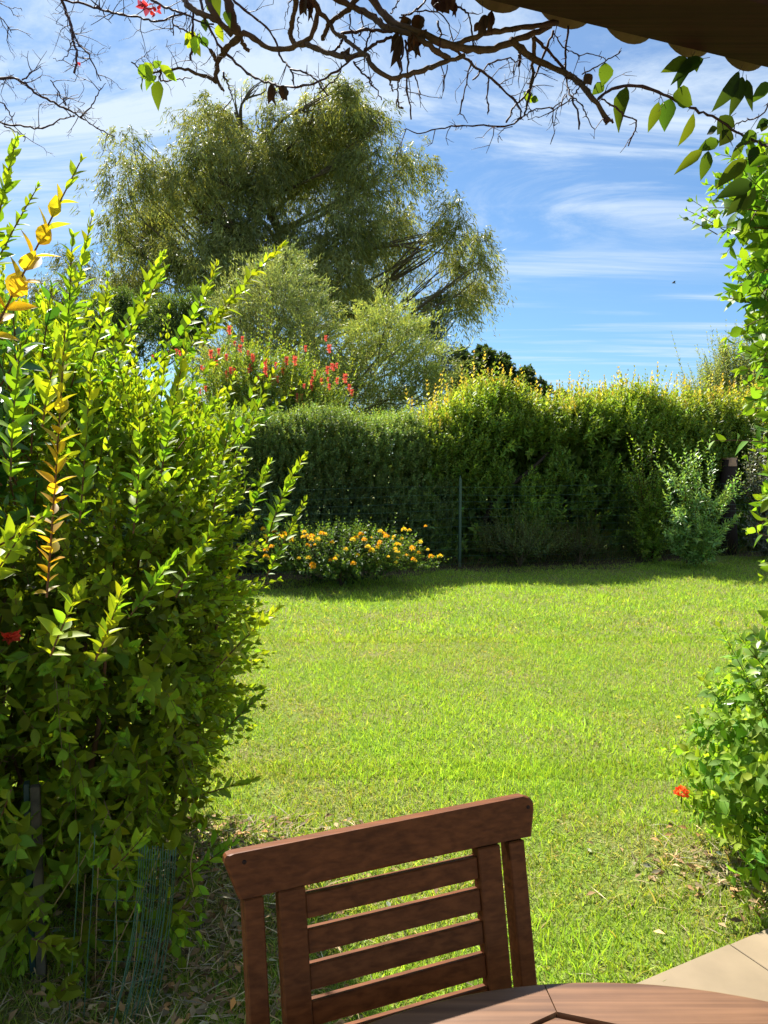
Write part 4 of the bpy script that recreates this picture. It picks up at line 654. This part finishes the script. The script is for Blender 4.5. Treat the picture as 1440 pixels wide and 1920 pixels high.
# ------------------------------------------------------------------ bougainvillea
rng = np.random.default_rng(141)
bo = thing('bougainvillea_vine', (.2, 1.6, 2.35), 'mostly bare thorny vine with twisted brown branches across the top', 'vine')
def DY(px, py): px = np.asarray(px, float); py = np.asarray(py, float); return 1.66 + .10 * np.sin(px / 150) + .05 * np.sin(py / 45 + px / 90) - .12 * np.clip((px - 850) / 250, 0, 1) + .12 * np.clip((px - 1100) / 300, 0, 1)
BR = [([(340, -14), (362, 18), (400, 35), (430, 55), (460, 65), (495, 85), (530, 92), (560, 83), (578, 76), (590, 50), (595, 20), (583, -14)], 10, 8),
 ([(555, -14), (553, 20), (545, 58), (549, 80), (572, 84)], 9, 9),
 ([(424, -14), (437, 38), (447, 70), (435, 82), (417, 102), (407, 125), (404, 155)], 16, 8), ([(450, 72), (458, 85), (467, 97)], 8, 6), ([(405, 145), (411, 158), (420, 170)], 7, 4), ([(406, 112), (395, 91)], 8, 5),
 ([(404, 152), (370, 137), (332, 129), (305, 131), (287, 138), (262, 130), (245, 115)], 7, 2), ([(298, 133), (300, 150), (330, 149), (362, 145)], 4, 1.5),
 ([(385, -14), (400, 25), (435, 67)], 11, 9), ([(280, -4), (317, 17), (345, 25), (380, 42), (400, 46)], 5, 3), ([(105, -8), (125, 0), (170, 11), (215, 25), (270, 35), (295, 42), (325, 30), (350, 26)], 4.5, 3),
 ([(160, -8), (190, 18), (200, 36), (208, 43)], 3, 1), ([(114, -10), (120, 12), (130, 37), (137, 75), (144, 107), (140, 135)], 5.5, 3.5), ([(128, 30), (147, 82), (170, 107), (180, 135), (189, 150)], 4, 2), ([(136, 78), (125, 102), (112, 115), (100, 110)], 2.2, 1),
 ([(-12, 145), (40, 152), (62, 172), (100, 192), (125, 205), (150, 220), (175, 235), (192, 247), (215, 257)], 5.5, 1.8), ([(-12, 228), (0, 230), (45, 237), (82, 241), (120, 222), (140, 217)], 4, 2.5), ([(40, 152), (60, 135), (80, 125)], 3, 1.2), ([(150, 220), (170, 200), (184, 178), (198, 155)], 3, 1),
 ([(0, 188), (20, 215), (22, 228)], 2.5, 2), ([(-10, -5), (8, 10), (18, 15), (38, 13)], 2, .8), ([(-8, 20), (8, 40), (23, 61)], 2.4, 1.5), ([(10, 236), (28, 246), (46, 258)], 2.5, 2), ([(62, 172), (90, 178), (112, 178), (125, 186)], 2, 1), ([(95, 150), (108, 172), (125, 200)], 2.2, 2),
 ([(372, -10), (390, 47), (410, 82), (445, 120), (490, 150), (540, 162), (580, 160), (595, 155), (625, 137), (655, 114), (672, 104)], 4.5, 3.5), ([(437, -4), (462, 22), (495, 47), (517, 75), (527, 107), (545, 130), (552, 160)], 4.5, 3), ([(545, 130), (575, 137), (595, 153), (615, 180)], 3.5, 2.5), ([(604, 167), (622, 156), (636, 140), (640, 118)], 3, 2),
 ([(572, 82), (592, 90), (620, 100), (657, 107), (680, 101), (700, 127), (730, 145), (782, 135), (820, 122), (870, 104)], 9, 7.5), ([(730, 145), (737, 172)], 5, 2.5),
 ([(672, -8), (655, 15), (620, 42), (606, 66), (603, 73)], 10, 7), ([(622, -10), (640, 2), (670, 17), (700, 32), (716, 47), (770, 65), (800, 82), (842, 112)], 11, 9), ([(692, -10), (710, 15), (730, 37), (782, 60), (845, 87), (880, 92), (925, 92), (970, 75), (1032, 48)], 13, 11),
 ([(582, -10), (600, 20), (615, 37), (627, 60), (642, 70), (665, 88), (682, 101)], 8, 6), ([(640, 65), (665, 58), (700, 57), (738, 57)], 5.5, 6), ([(640, 75), (636, 88), (622, 99)], 4.5, 4), ([(684, 96), (710, 80), (740, 67)], 5, 6),
 ([(850, 87), (895, 67), (940, 57), (995, 50), (1045, 42)], 9, 10), ([(958, 74), (995, 107), (1045, 130), (1082, 152), (1115, 190), (1142, 229)], 12, 9), ([(1138, 220), (1150, 228)], 6, 4), ([(1134, 222), (1136, 233)], 6, 4),
 ([(845, 88), (875, 112), (907, 137), (945, 170), (975, 205), (977, 218), (960, 235), (920, 235), (875, 236), (820, 241), (785, 250), (762, 242)], 5.5, 1.8), ([(1003, 70), (1037, 107), (1070, 140), (1090, 155)], 5.5, 4), ([(1000, 68), (1001, 112), (996, 162), (990, 190), (984, 217)], 8, 3), ([(1066, 48), (1060, 107), (1064, 155), (1070, 180), (1085, 217), (1086, 243)], 4, 3),
 ([(1038, 58), (1027, 85), (1015, 115), (1000, 150), (985, 180), (965, 200), (950, 230)], 4.5, 3), ([(760, 75), (765, 125), (762, 160), (768, 190), (771, 223)], 4.2, 3), ([(757, 90), (752, 125), (747, 160), (746, 190), (749, 202), (756, 202)], 3.8, 3), ([(662, 117), (675, 132), (690, 150), (704, 168), (715, 187)], 3.8, 2), ([(840, 122), (829, 173)], 2.5, 1.8), ([(882, 115), (872, 165), (862, 212)], 3.4, 2.6), ([(915, 143), (915, 180), (915, 213)], 3.2, 3), ([(885, 150), (920, 120), (955, 110), (964, 112), (962, 142)], 3, 2.4), ([(972, 88), (975, 108), (972, 126)], 6, 5),
 ([(1122, 187), (1135, 172), (1152, 165), (1190, 160), (1225, 170), (1255, 182), (1305, 205), (1347, 225), (1380, 247), (1430, 270), (1470, 290)], 6, 4), ([(1127, 187), (1145, 195), (1172, 217), (1192, 227), (1187, 252), (1179, 274)], 3.6, 2.5), ([(1090, 140), (1130, 118), (1165, 95)], 2.6, 2), ([(1038, 62), (1060, 92), (1078, 100), (1110, 102), (1128, 107)], 2.6, 1.5), ([(1445, 185), (1437, 205), (1422, 220), (1400, 225), (1380, 232), (1376, 245)], 2.8, 2.2),
 ([(325, 22), (325, 67)], 2.8, 2), ([(362, 20), (362, 62), (357, 112)], 5, 4.5), ([(327, 47), (355, 62), (380, 77), (402, 110)], 3, 2), ([(417, 132), (427, 160), (434, 185), (419, 208)], 3.5, 1.5), ([(800, -5), (790, 10), (770, 25), (748, 35)], 4, 3), ([(855, 10), (880, 30), (885, 60), (886, 85)], 3.6, 3), ([(820, 40), (826, 70), (822, 95)], 4, 3), ([(655, 25), (658, 50), (664, 80), (664, 97)], 2.8, 2), ([(677, 20), (679, 45), (673, 66)], 3, 2.2), ([(695, 60), (688, 82), (682, 98)], 3, 3), ([(751, -5), (740, 15), (732, 27)], 2.4, 2), ([(550, -8), (540, 12), (534, 38)], 2.5, 1), ([(560, 30), (558, 48), (560, 65)], 2.5, 1.5),
 ([(752, 30), (800, 20), (830, 30), (845, 60), (850, 85)], 2.6, 2), ([(1090, 150), (1078, 175), (1065, 190), (1048, 200), (1023, 215), (990, 225)], 2.6, 1.3), ([(1064, 175), (1052, 195), (1042, 212), (1040, 235)], 2.2, 1.2), ([(1070, 178), (1090, 200), (1105, 225), (1116, 243)], 2.6, 1.5), ([(977, 222), (1005, 205), (1040, 200), (1060, 175)], 2.4, 2), ([(960, 236), (940, 246), (934, 258)], 1.8, 1), ([(985, 205), (1012, 208)], 1.8, 1), ([(775, 130), (783, 160), (790, 185)], 2.8, 1.4), ([(700, 160), (692, 148), (703, 136)], 2.5, 1.2)]
tw = Geo(); allpts = []
for k, (pts, w0_, w1_) in enumerate(BR):
    p = np.array(pts, float); n = max(8, int(len(p) * 4)); P = spline(W(p[:, 0], p[:, 1], DY(p[:, 0], p[:, 1])), n); dd = float(DY(*p[0]))
    rr = np.linspace(w0_, w1_, n) / 2 / FPX * dd * 1.0 * (1 + (.10 if w0_ > 6 else .12) * rng.normal(size=n)) * 1.05; P = P + rng.normal(0, .0012, P.shape)
    col = np.array([.085, .05, .035]) if w0_ > 6 else np.array([.055, .022, .025])
    if w0_ > 6: g = Geo(); tubes(g, [P], rr[None], 8, col * rng.uniform(.85, 1.2)); g.build('branch', M_BARK, bo)
    else: tubes(tw, [P], rr[None], 5, col)
    lenpx = np.linalg.norm(np.diff(p, axis=0), axis=1).sum(); allpts.append((P, lenpx, w0_, p[:, 0].mean()))
def twig(b, d, ln, r0, lvl):
    n = 4; P = [b]; dd = nrm(d)
    for i in range(n - 1): dd = nrm(dd + rng.normal(0, .22, 3)); P.append(P[-1] + dd * ln / (n - 1))
    tubes(tw, [np.array(P)], np.linspace(r0, r0 * .45, n)[None], 4, (.06, .024, .028))
    if lvl > 0:
        for s in range(rng.integers(1, 4)): twig(P[rng.integers(1, n)], dd + rng.normal(0, .85, 3), ln * rng.uniform(.35, .65), r0 * .6, lvl - 1)
for P, lp, w0_, mx in allpts:
    left = mx < 330; nt_ = int(lp / (11 if left else 15)) 
    for k in range(nt_):
        i = rng.integers(1, len(P)); T = nrm(P[min(i, len(P) - 1)] - P[i - 1]); d = nrm(np.cross(T, rng.normal(size=3))) + T * .3 + np.array([0, 0, .1 if left else -.25])
        big = rng.random() < (.5 if left else .22)
        twig(P[i], d, (rng.uniform(.03, .07) if left else rng.uniform(.025, .075)) if big else rng.uniform(.007, .016), .0011 if big else .0011, (2 if left else 1) if big else 0)
tw.build('twigs', M_TWIG, bo)
# leaves traced one by one: px,py base -> tip, width px, colour
LG = (.075, .11, .014); LD = (.03, .05, .012); LY = (.26, .36, .03); LBR = (.075, .04, .028)
LV = [(262, 122, 285, 150, 22, LY), (285, 120, 270, 140, 20, LY), (300, 122, 328, 146, 16, LY), (292, 142, 270, 160, 22, LY), (272, 140, 258, 166, 20, LG), (297, 152, 293, 198, 20, LG), (288, 128, 300, 112, 16, LY), (310, 135, 330, 148, 14, LY),
      (400, -10, 408, 22, 22, LG), (410, 46, 414, 80, 18, LY), (365, 60, 348, 92, 22, LY), (370, 68, 362, 96, 18, LY), (380, 68, 388, 92, 14, LG), (374, 58, 372, 78, 14, LY), (425, 20, 428, 44, 14, LG), (385, 35, 383, 58, 16, LD), (390, 20, 402, 12, 16, LY), (355, 75, 342, 82, 12, LG), (366, 80, 374, 104, 12, LG),
      (984, 172, 998, 190, 16, LY), (996, 185, 1010, 188, 12, LG), (1135, 118, 1136, 158, 28, LG), (1132, 157, 1112, 175, 18, LG), (1175, 164, 1152, 236, 26, LG), (1262, 178, 1304, 188, 44, LG), (1256, 186, 1242, 240, 30, LG), (1235, 192, 1218, 246, 18, LG), (1300, 214, 1282, 270, 18, LG), (1318, 110, 1262, 142, 26, LD), (1290, 112, 1245, 132, 22, LG), (1296, 108, 1268, 160, 22, LD), (1300, 108, 1312, 132, 20, LD),
      (1385, 135, 1350, 205, 26, LD), (1392, 145, 1376, 208, 22, LD), (1400, 150, 1408, 200, 14, LD), (1440, 155, 1415, 188, 20, LG), (1372, 218, 1346, 248, 30, LD), (1345, 240, 1322, 250, 14, LD), (1370, 245, 1352, 270, 24, LD), (1348, 265, 1310, 278, 22, LG), (1316, 283, 1270, 318, 18, LG), (1328, 284, 1318, 334, 20, LG), (1320, 266, 1310, 290, 12, LD), (1418, 250, 1392, 268, 24, LG), (1425, 262, 1430, 275, 14, LY), (1392, 265, 1374, 300, 14, LG), (1400, 300, 1345, 345, 26, LG), (1385, 300, 1384, 350, 14, LG), (1420, 275, 1405, 305, 18, LD), (1410, 345, 1350, 362, 30, LD), (1400, 360, 1365, 405, 20, LD), (1415, 350, 1395, 400, 18, LG), (1440, 225, 1420, 238, 16, LD), (1435, 230, 1428, 246, 14, LD)]
g = Geo()
for (bx, by, tx, ty, wd_, c_) in LV:
    Y = float(DY(bx, by)); b = W(bx, by, Y); t = W(tx, ty, Y + rng.normal(0, .012)); v = t - b; ln = np.linalg.norm(v); leaves(g, T_BROAD, b[None], v[None], np.array([[rng.normal(0, .3), -1, rng.normal(.2, .2)]]), ln, wd_ / FPX * Y * 1.1, colvar(c_, 1, .12)); tubes(g, [[b - v * .22 + rng.normal(0, .002, 3), b]], .0007, 3, (.09, .06, .03))
g.build('green_leaves', M_SOFT, bo)
g = Geo()
for (bx, by, tx, ty, wd_) in ((510, 158, 507, 194, 17), (530, 160, 533, 187, 22), (752, 65, 740, 122, 20), (770, 60, 790, 100, 20), (745, 60, 736, 100, 16), (775, 65, 768, 98, 14), (790, 30, 780, 60, 26), (768, 35, 752, 60, 22), (825, -10, 835, 24, 30), (845, -5, 846, 18, 24), (815, -10, 822, 22, 22), (855, 5, 852, 30, 10), (910, 28, 902, 62, 22), (898, 42, 890, 58, 14), (922, 20, 918, 60, 16), (570, -6, 567, 26, 18), (582, 0, 581, 38, 10), (576, -4, 590, 14, 16), (646, 96, 655, 104, 24), (1100, 138, 1102, 160, 18), (800, 55, 772, 98, 16)):
    Y = float(DY(bx, by)) - .01; b = W(bx, by, Y); t = W(tx, ty, Y); v = t - b; ln = np.linalg.norm(v)
    for s in (0, 1): leaves(g, T_BROAD, b[None], v[None] + rng.normal(0, .004, (1, 3)), np.array([[(-1) ** s * .8, -1, .2]]), ln, wd_ / FPX * Y, colvar(LBR, 1, .15))
g.build('withered_leaves', colmat('dead_leaf', .8, .3, 120, .2), bo)
for (x, y, s) in ((273, 12, 16), (290, 22, 10), (74 * 1 + 75, 124, 7)):
    g = Geo(); n = 9 if s > 8 else 3; Y = float(DY(x, y)); b = W(x, y, Y); d = nrm(rng.normal(size=(n, 3)) + [0, -.2, .3]); leaves(g, T_BROAD, b + rng.normal(0, .003, (n, 3)), d, rng.normal(size=(n, 3)), s / FPX * Y, s * .75 / FPX * Y, colvar((.65, .06, .07), n, .25, .3)); g.build('flower', M_PETAL, bo)

# ------------------------------------------------------------------ chair
Ac = np.array([-.23321, 1.04317, .93]); rr_ = np.array([.9305, .3662, 0]); rr_ /= np.linalg.norm(rr_); fr = np.array([rr_[1], -rr_[0], 0]); tl_ = R(11.5)
dn = np.array([0, 0, -math.cos(tl_)]) + fr * math.sin(tl_); nf_ = np.cross(rr_, dn); nf_ = nf_ if nf_ @ fr > 0 else -nf_
def cp(u, v, n=0): return Ac + rr_ * u + dn * v + nf_ * n
ch = thing('garden_chair', np.r_[(Ac + rr_ * .258)[:2] + fr[:2] * .3, 0.], 'dark brown wooden slatted garden chair facing the round table', 'chair')
ax = [rr_, dn, nf_]
def prism(g, prof, n0, n1, bev=.003, col=(.5, .5, .5)):
    """profile [(u,v)] extruded from n0 to n1 along nf_, edges bevelled"""
    p = np.array(prof, float); c = p.mean(0); q = p + (c - p) / np.linalg.norm(c - p, axis=1, keepdims=True) * bev * 1.4; m = len(p)
    rows = [(q, n0), (p, n0 + bev), (p, n1 - bev), (q, n1)]; V = np.array([cp(a[0], a[1], nn_) for pr, nn_ in rows for a in pr]); Q = [(r_ * m + i, r_ * m + (i + 1) % m, (r_ + 1) * m + (i + 1) % m, (r_ + 1) * m + i) for r_ in range(3) for i in range(m)]
    cc = [V[:m].mean(0), V[3 * m:].mean(0)]; T = [(4 * m, (i + 1) % m, i) for i in range(m)] + [(4 * m + 1, 3 * m + i, 3 * m + (i + 1) % m) for i in range(m)]
    g.add(np.r_[V, cc], Q, T, col)
g = Geo(); pr = [(.010, .0), (.5, -.003), (.510, .001), (.5165, .009), (.5165, .022), (.507, .0635), (.25, .0635), (.026, .0655), (.018, .064), (.0, .012), (.001, .005), (.004, .0015)]
prism(g, pr, -.012, .012); g.build('top_rail', M_CH, ch, smooth=False)
for (u, v) in ((.028, .014), (.5045, .016)):
    g = Geo(); tubes(g, [[cp(u, v, .0118), cp(u, v, .0128)]], .0032, 10, (.03, .012, .006)); g.build('peg', M_TWIG, ch)
for (u, wd_, th, L_) in ((.095, .0405, .026, .56), (.424, .0405, .026, .56)):
    g = Geo(); box(g, cp(u, .064 + L_ / 2, .002), ax, [wd_ / 2, L_ / 2, th / 2], bev=.002); g.build('stile', M_CHV, ch, smooth=False)
for u in (.039, .4775):
    g = Geo(); Lg = (.93 - .066) / math.cos(tl_) - .066 * 0 - .0; Lg = (Ac[2] / math.cos(tl_)) - .066; box(g, cp(u, .066 + Lg / 2, -.004), ax, [.0145, Lg / 2, .016], bev=.002); g.build('front_leg', M_CHV, ch, smooth=False)
for k in range(8):
    v = .0775 + k * .0497; g = Geo(); box(g, cp(.2595, v + .0172, .001), ax, [.1442, .0172, .0085], bev=.0018); g.build('back_slat', M_CH, ch, smooth=False)
# seat and rear legs
z_s = .44; vs_ = (Ac[2] - z_s) / math.cos(tl_); s0 = cp(.2585, vs_, 0)
fx = np.array([fr[0], fr[1], 0]); 
for k in range(7):
    g = Geo(); box(g, s0 + fx * (.035 + k * .058) + [0, 0, -.004 - k * .0008 * 0], [rr_, fx, tz], [.185, .0235, .009], bev=.002); g.build('seat_slat', M_CH, ch, smooth=False)
for sgn in (-1, 1):
    g = Geo(); box(g, s0 + rr_ * sgn * .165 + fx * .20 + [0, 0, -.032], [rr_, fx, tz], [.012, .22, .018], bev=.002); g.build('seat_rail', M_CHV, ch, smooth=False)
    g = Geo(); a_ = s0 + rr_ * sgn * .192 + fx * .33 + [0, 0, -.02]; b_ = (s0 + rr_ * sgn * .192 - fx * .13) * [1, 1, 0]; v = b_ - a_; ln = np.linalg.norm(v); v /= ln; box(g, (a_ + b_) / 2, [rr_, v, np.cross(rr_, v)], [.0115, ln / 2, .016], bev=.002); g.build('rear_leg', M_CHV, ch, smooth=False)
g = Geo(); box(g, s0 * [1, 1, 0] - fx * .10 + [0, 0, .11], [rr_, fx, tz], [.178, .009, .014], bev=.002); g.build('stretcher', M_CH, ch, smooth=False)

# ------------------------------------------------------------------ table
tc0 = np.array([.3076, .3135]); TR = .724; tz0 = .74; tb = thing('round_table', (tc0[0], tc0[1], 0), 'round brown wooden garden table with an eight sided inner frame joint', 'table')
def tp(r_, a_, z): return [tc0[0] + r_ * math.cos(R(a_)), tc0[1] + r_ * math.sin(R(a_)), z]
for k in range(8):
    g = Geo(); a0 = 96 + k * 45 + .07; a1 = 96 + (k + 1) * 45 - .07; n = 14; rim = []; inn = []
    for i in range(n + 1): rim.append(a0 + (a1 - a0) * i / n)
    Ri = .667; i0 = np.array(tp(Ri, a0, 0)); i1 = np.array(tp(Ri, a1, 0)); rows = []
    for (dr_, z) in ((-.004, tz0 - .028), (0, tz0 - .024), (0, tz0 - .004), (-.0012, tz0 - .0012), (-.004, tz0)): rows.append([tp(TR + dr_, a, z) for a in rim])
    rows.append([[*(i0 + (i1 - i0) * i / n)[:2], tz0] for i in range(n + 1)]); rows.append([[*(i0 + (i1 - i0) * i / n)[:2], tz0 - .028] for i in range(n + 1)])
    V = np.array(rows).reshape(-1, 3); m = n + 1; Q = [(r_ * m + i, r_ * m + i + 1, ((r_ + 1) % 7) * m + i + 1, ((r_ + 1) % 7) * m + i) for r_ in range(7) for i in range(n)]
    T = []
    for e in (0, n):
        for r_ in range(1, 6): T.append((0 * m + e, r_ * m + e, (r_ + 1) * m + e))
    g.add(V, Q, T); o = g.build('rim_segment', woodmat('table_wood_rim', (.105, .047, .02), (.22, .108, .05), .42, -(a0 + 112.5)), tb, smooth=False)
    # inner board wedge: an octagon sector plank set, separated by a shadow gap
# inner slats, clipped to octagon
ap = .667 * math.cos(R(22.5)) - .004; ed = R(96 - 22.5 - 90)  # direction of the far right edge
e1 = np.array([math.cos(ed), math.sin(ed), 0]); e2 = np.array([-e1[1], e1[0], 0]); half = ap
def octclip(y0, y1, ori):
    """x half-extent limits of strip y in [y0,y1] inside octagon with a flat side facing +y"""
    def xe(y): return min(ap, ap * math.sqrt(2) - abs(y)) if abs(y) < ap else 0
    return xe(y0), xe(y1)
nb = 14; wv_ = 2 * ap / nb
for k in range(nb):
    y0 = -ap + k * wv_ + .003; y1 = -ap + (k + 1) * wv_ - .003; x0, x1 = octclip(y0, y1, 0); g = Geo(); c3 = np.array([tc0[0], tc0[1], 0]); V = []
    for z, i_ in ((tz0 - .026, 0), (tz0 - .004, 0), (tz0 - .002, .002)):
        for (x, y) in ((-x0 + i_, y0 + i_), (x0 - i_, y0 + i_), (x1 - i_, y1 - i_), (-x1 + i_, y1 - i_)): V.append(c3 + e1 * x + e2 * y + [0, 0, z])
    Q = [(3, 2, 1, 0), (8, 9, 10, 11)] + [(r_ * 4 + i, r_ * 4 + (i + 1) % 4, (r_ + 1) * 4 + (i + 1) % 4, (r_ + 1) * 4 + i) for r_ in range(2) for i in range(4)]
    g.add(V, Q); g.build('top_slat', M_TB, tb, smooth=False)
for k in range(2):
    g = Geo(); box(g, np.array([tc0[0], tc0[1], tz0 - .05]), [(e1, e2)[k], (e2, e1)[k] * (1 if k == 0 else -1), tz], [.60, .02, .02 if k == 0 else .018], bev=.002); g.build('top_rail', M_TB, tb, smooth=False)
for k in range(4):
    a_ = 96 + 22.5 + 45 + k * 90; g = Geo(); c_ = np.array(tp(.50, a_, (tz0 - .03) / 2)); box(g, c_, [e1, e2, tz], [.028, .028, (tz0 - .03) / 2], bev=.003); g.build('leg', M_TB, tb, smooth=False)
for k in range(4):
    a_ = 96 + 22.5 + 45 + k * 90; p0 = np.array(tp(.50, a_, tz0 - .075)); p1 = np.array(tp(.50, a_ + 90, tz0 - .075)); v = p1 - p0; ln = np.linalg.norm(v); v /= ln; g = Geo(); box(g, (p0 + p1) / 2, [v, np.cross(tz, v), tz], [ln / 2 - .03, .011, .035], bev=.002); g.build('apron', M_TB, tb, smooth=False)

# ------------------------------------------------------------------ bird
bp = W(1263, 531, 22.0); bd = thing('bird', bp, 'tiny dark bird flying in the clear sky at the right', 'bird')
g = Geo(); tubes(g, [[bp + [-.05, .0, .0], bp + [-.03, 0, .008], bp + [.01, 0, .01], bp + [.04, 0, .004], bp + [.07, 0, 0]]], np.array([.003, .012, .016, .010, .003]), 8, (.03, .03, .035)); g.build('body', M_TWIG, bd)
for s in (-1, 1):
    g = Geo(); V = [bp + [-.02, s * .01, .01], bp + [.025, s * .01, .01], bp + [.03, s * .06, .045], bp + [-.015, s * .065, .05], bp + [.02, s * .12, .03]]; g.add(V, [(0, 1, 2, 3)], [(3, 2, 4)], (.03, .03, .035)); o = g.build('wing', M_TWIG, bd); md = o.modifiers.new('thick', 'SOLIDIFY'); md.thickness = .004

for o in list(bpy.data.objects):
    if '_o' in o: del o['_o']
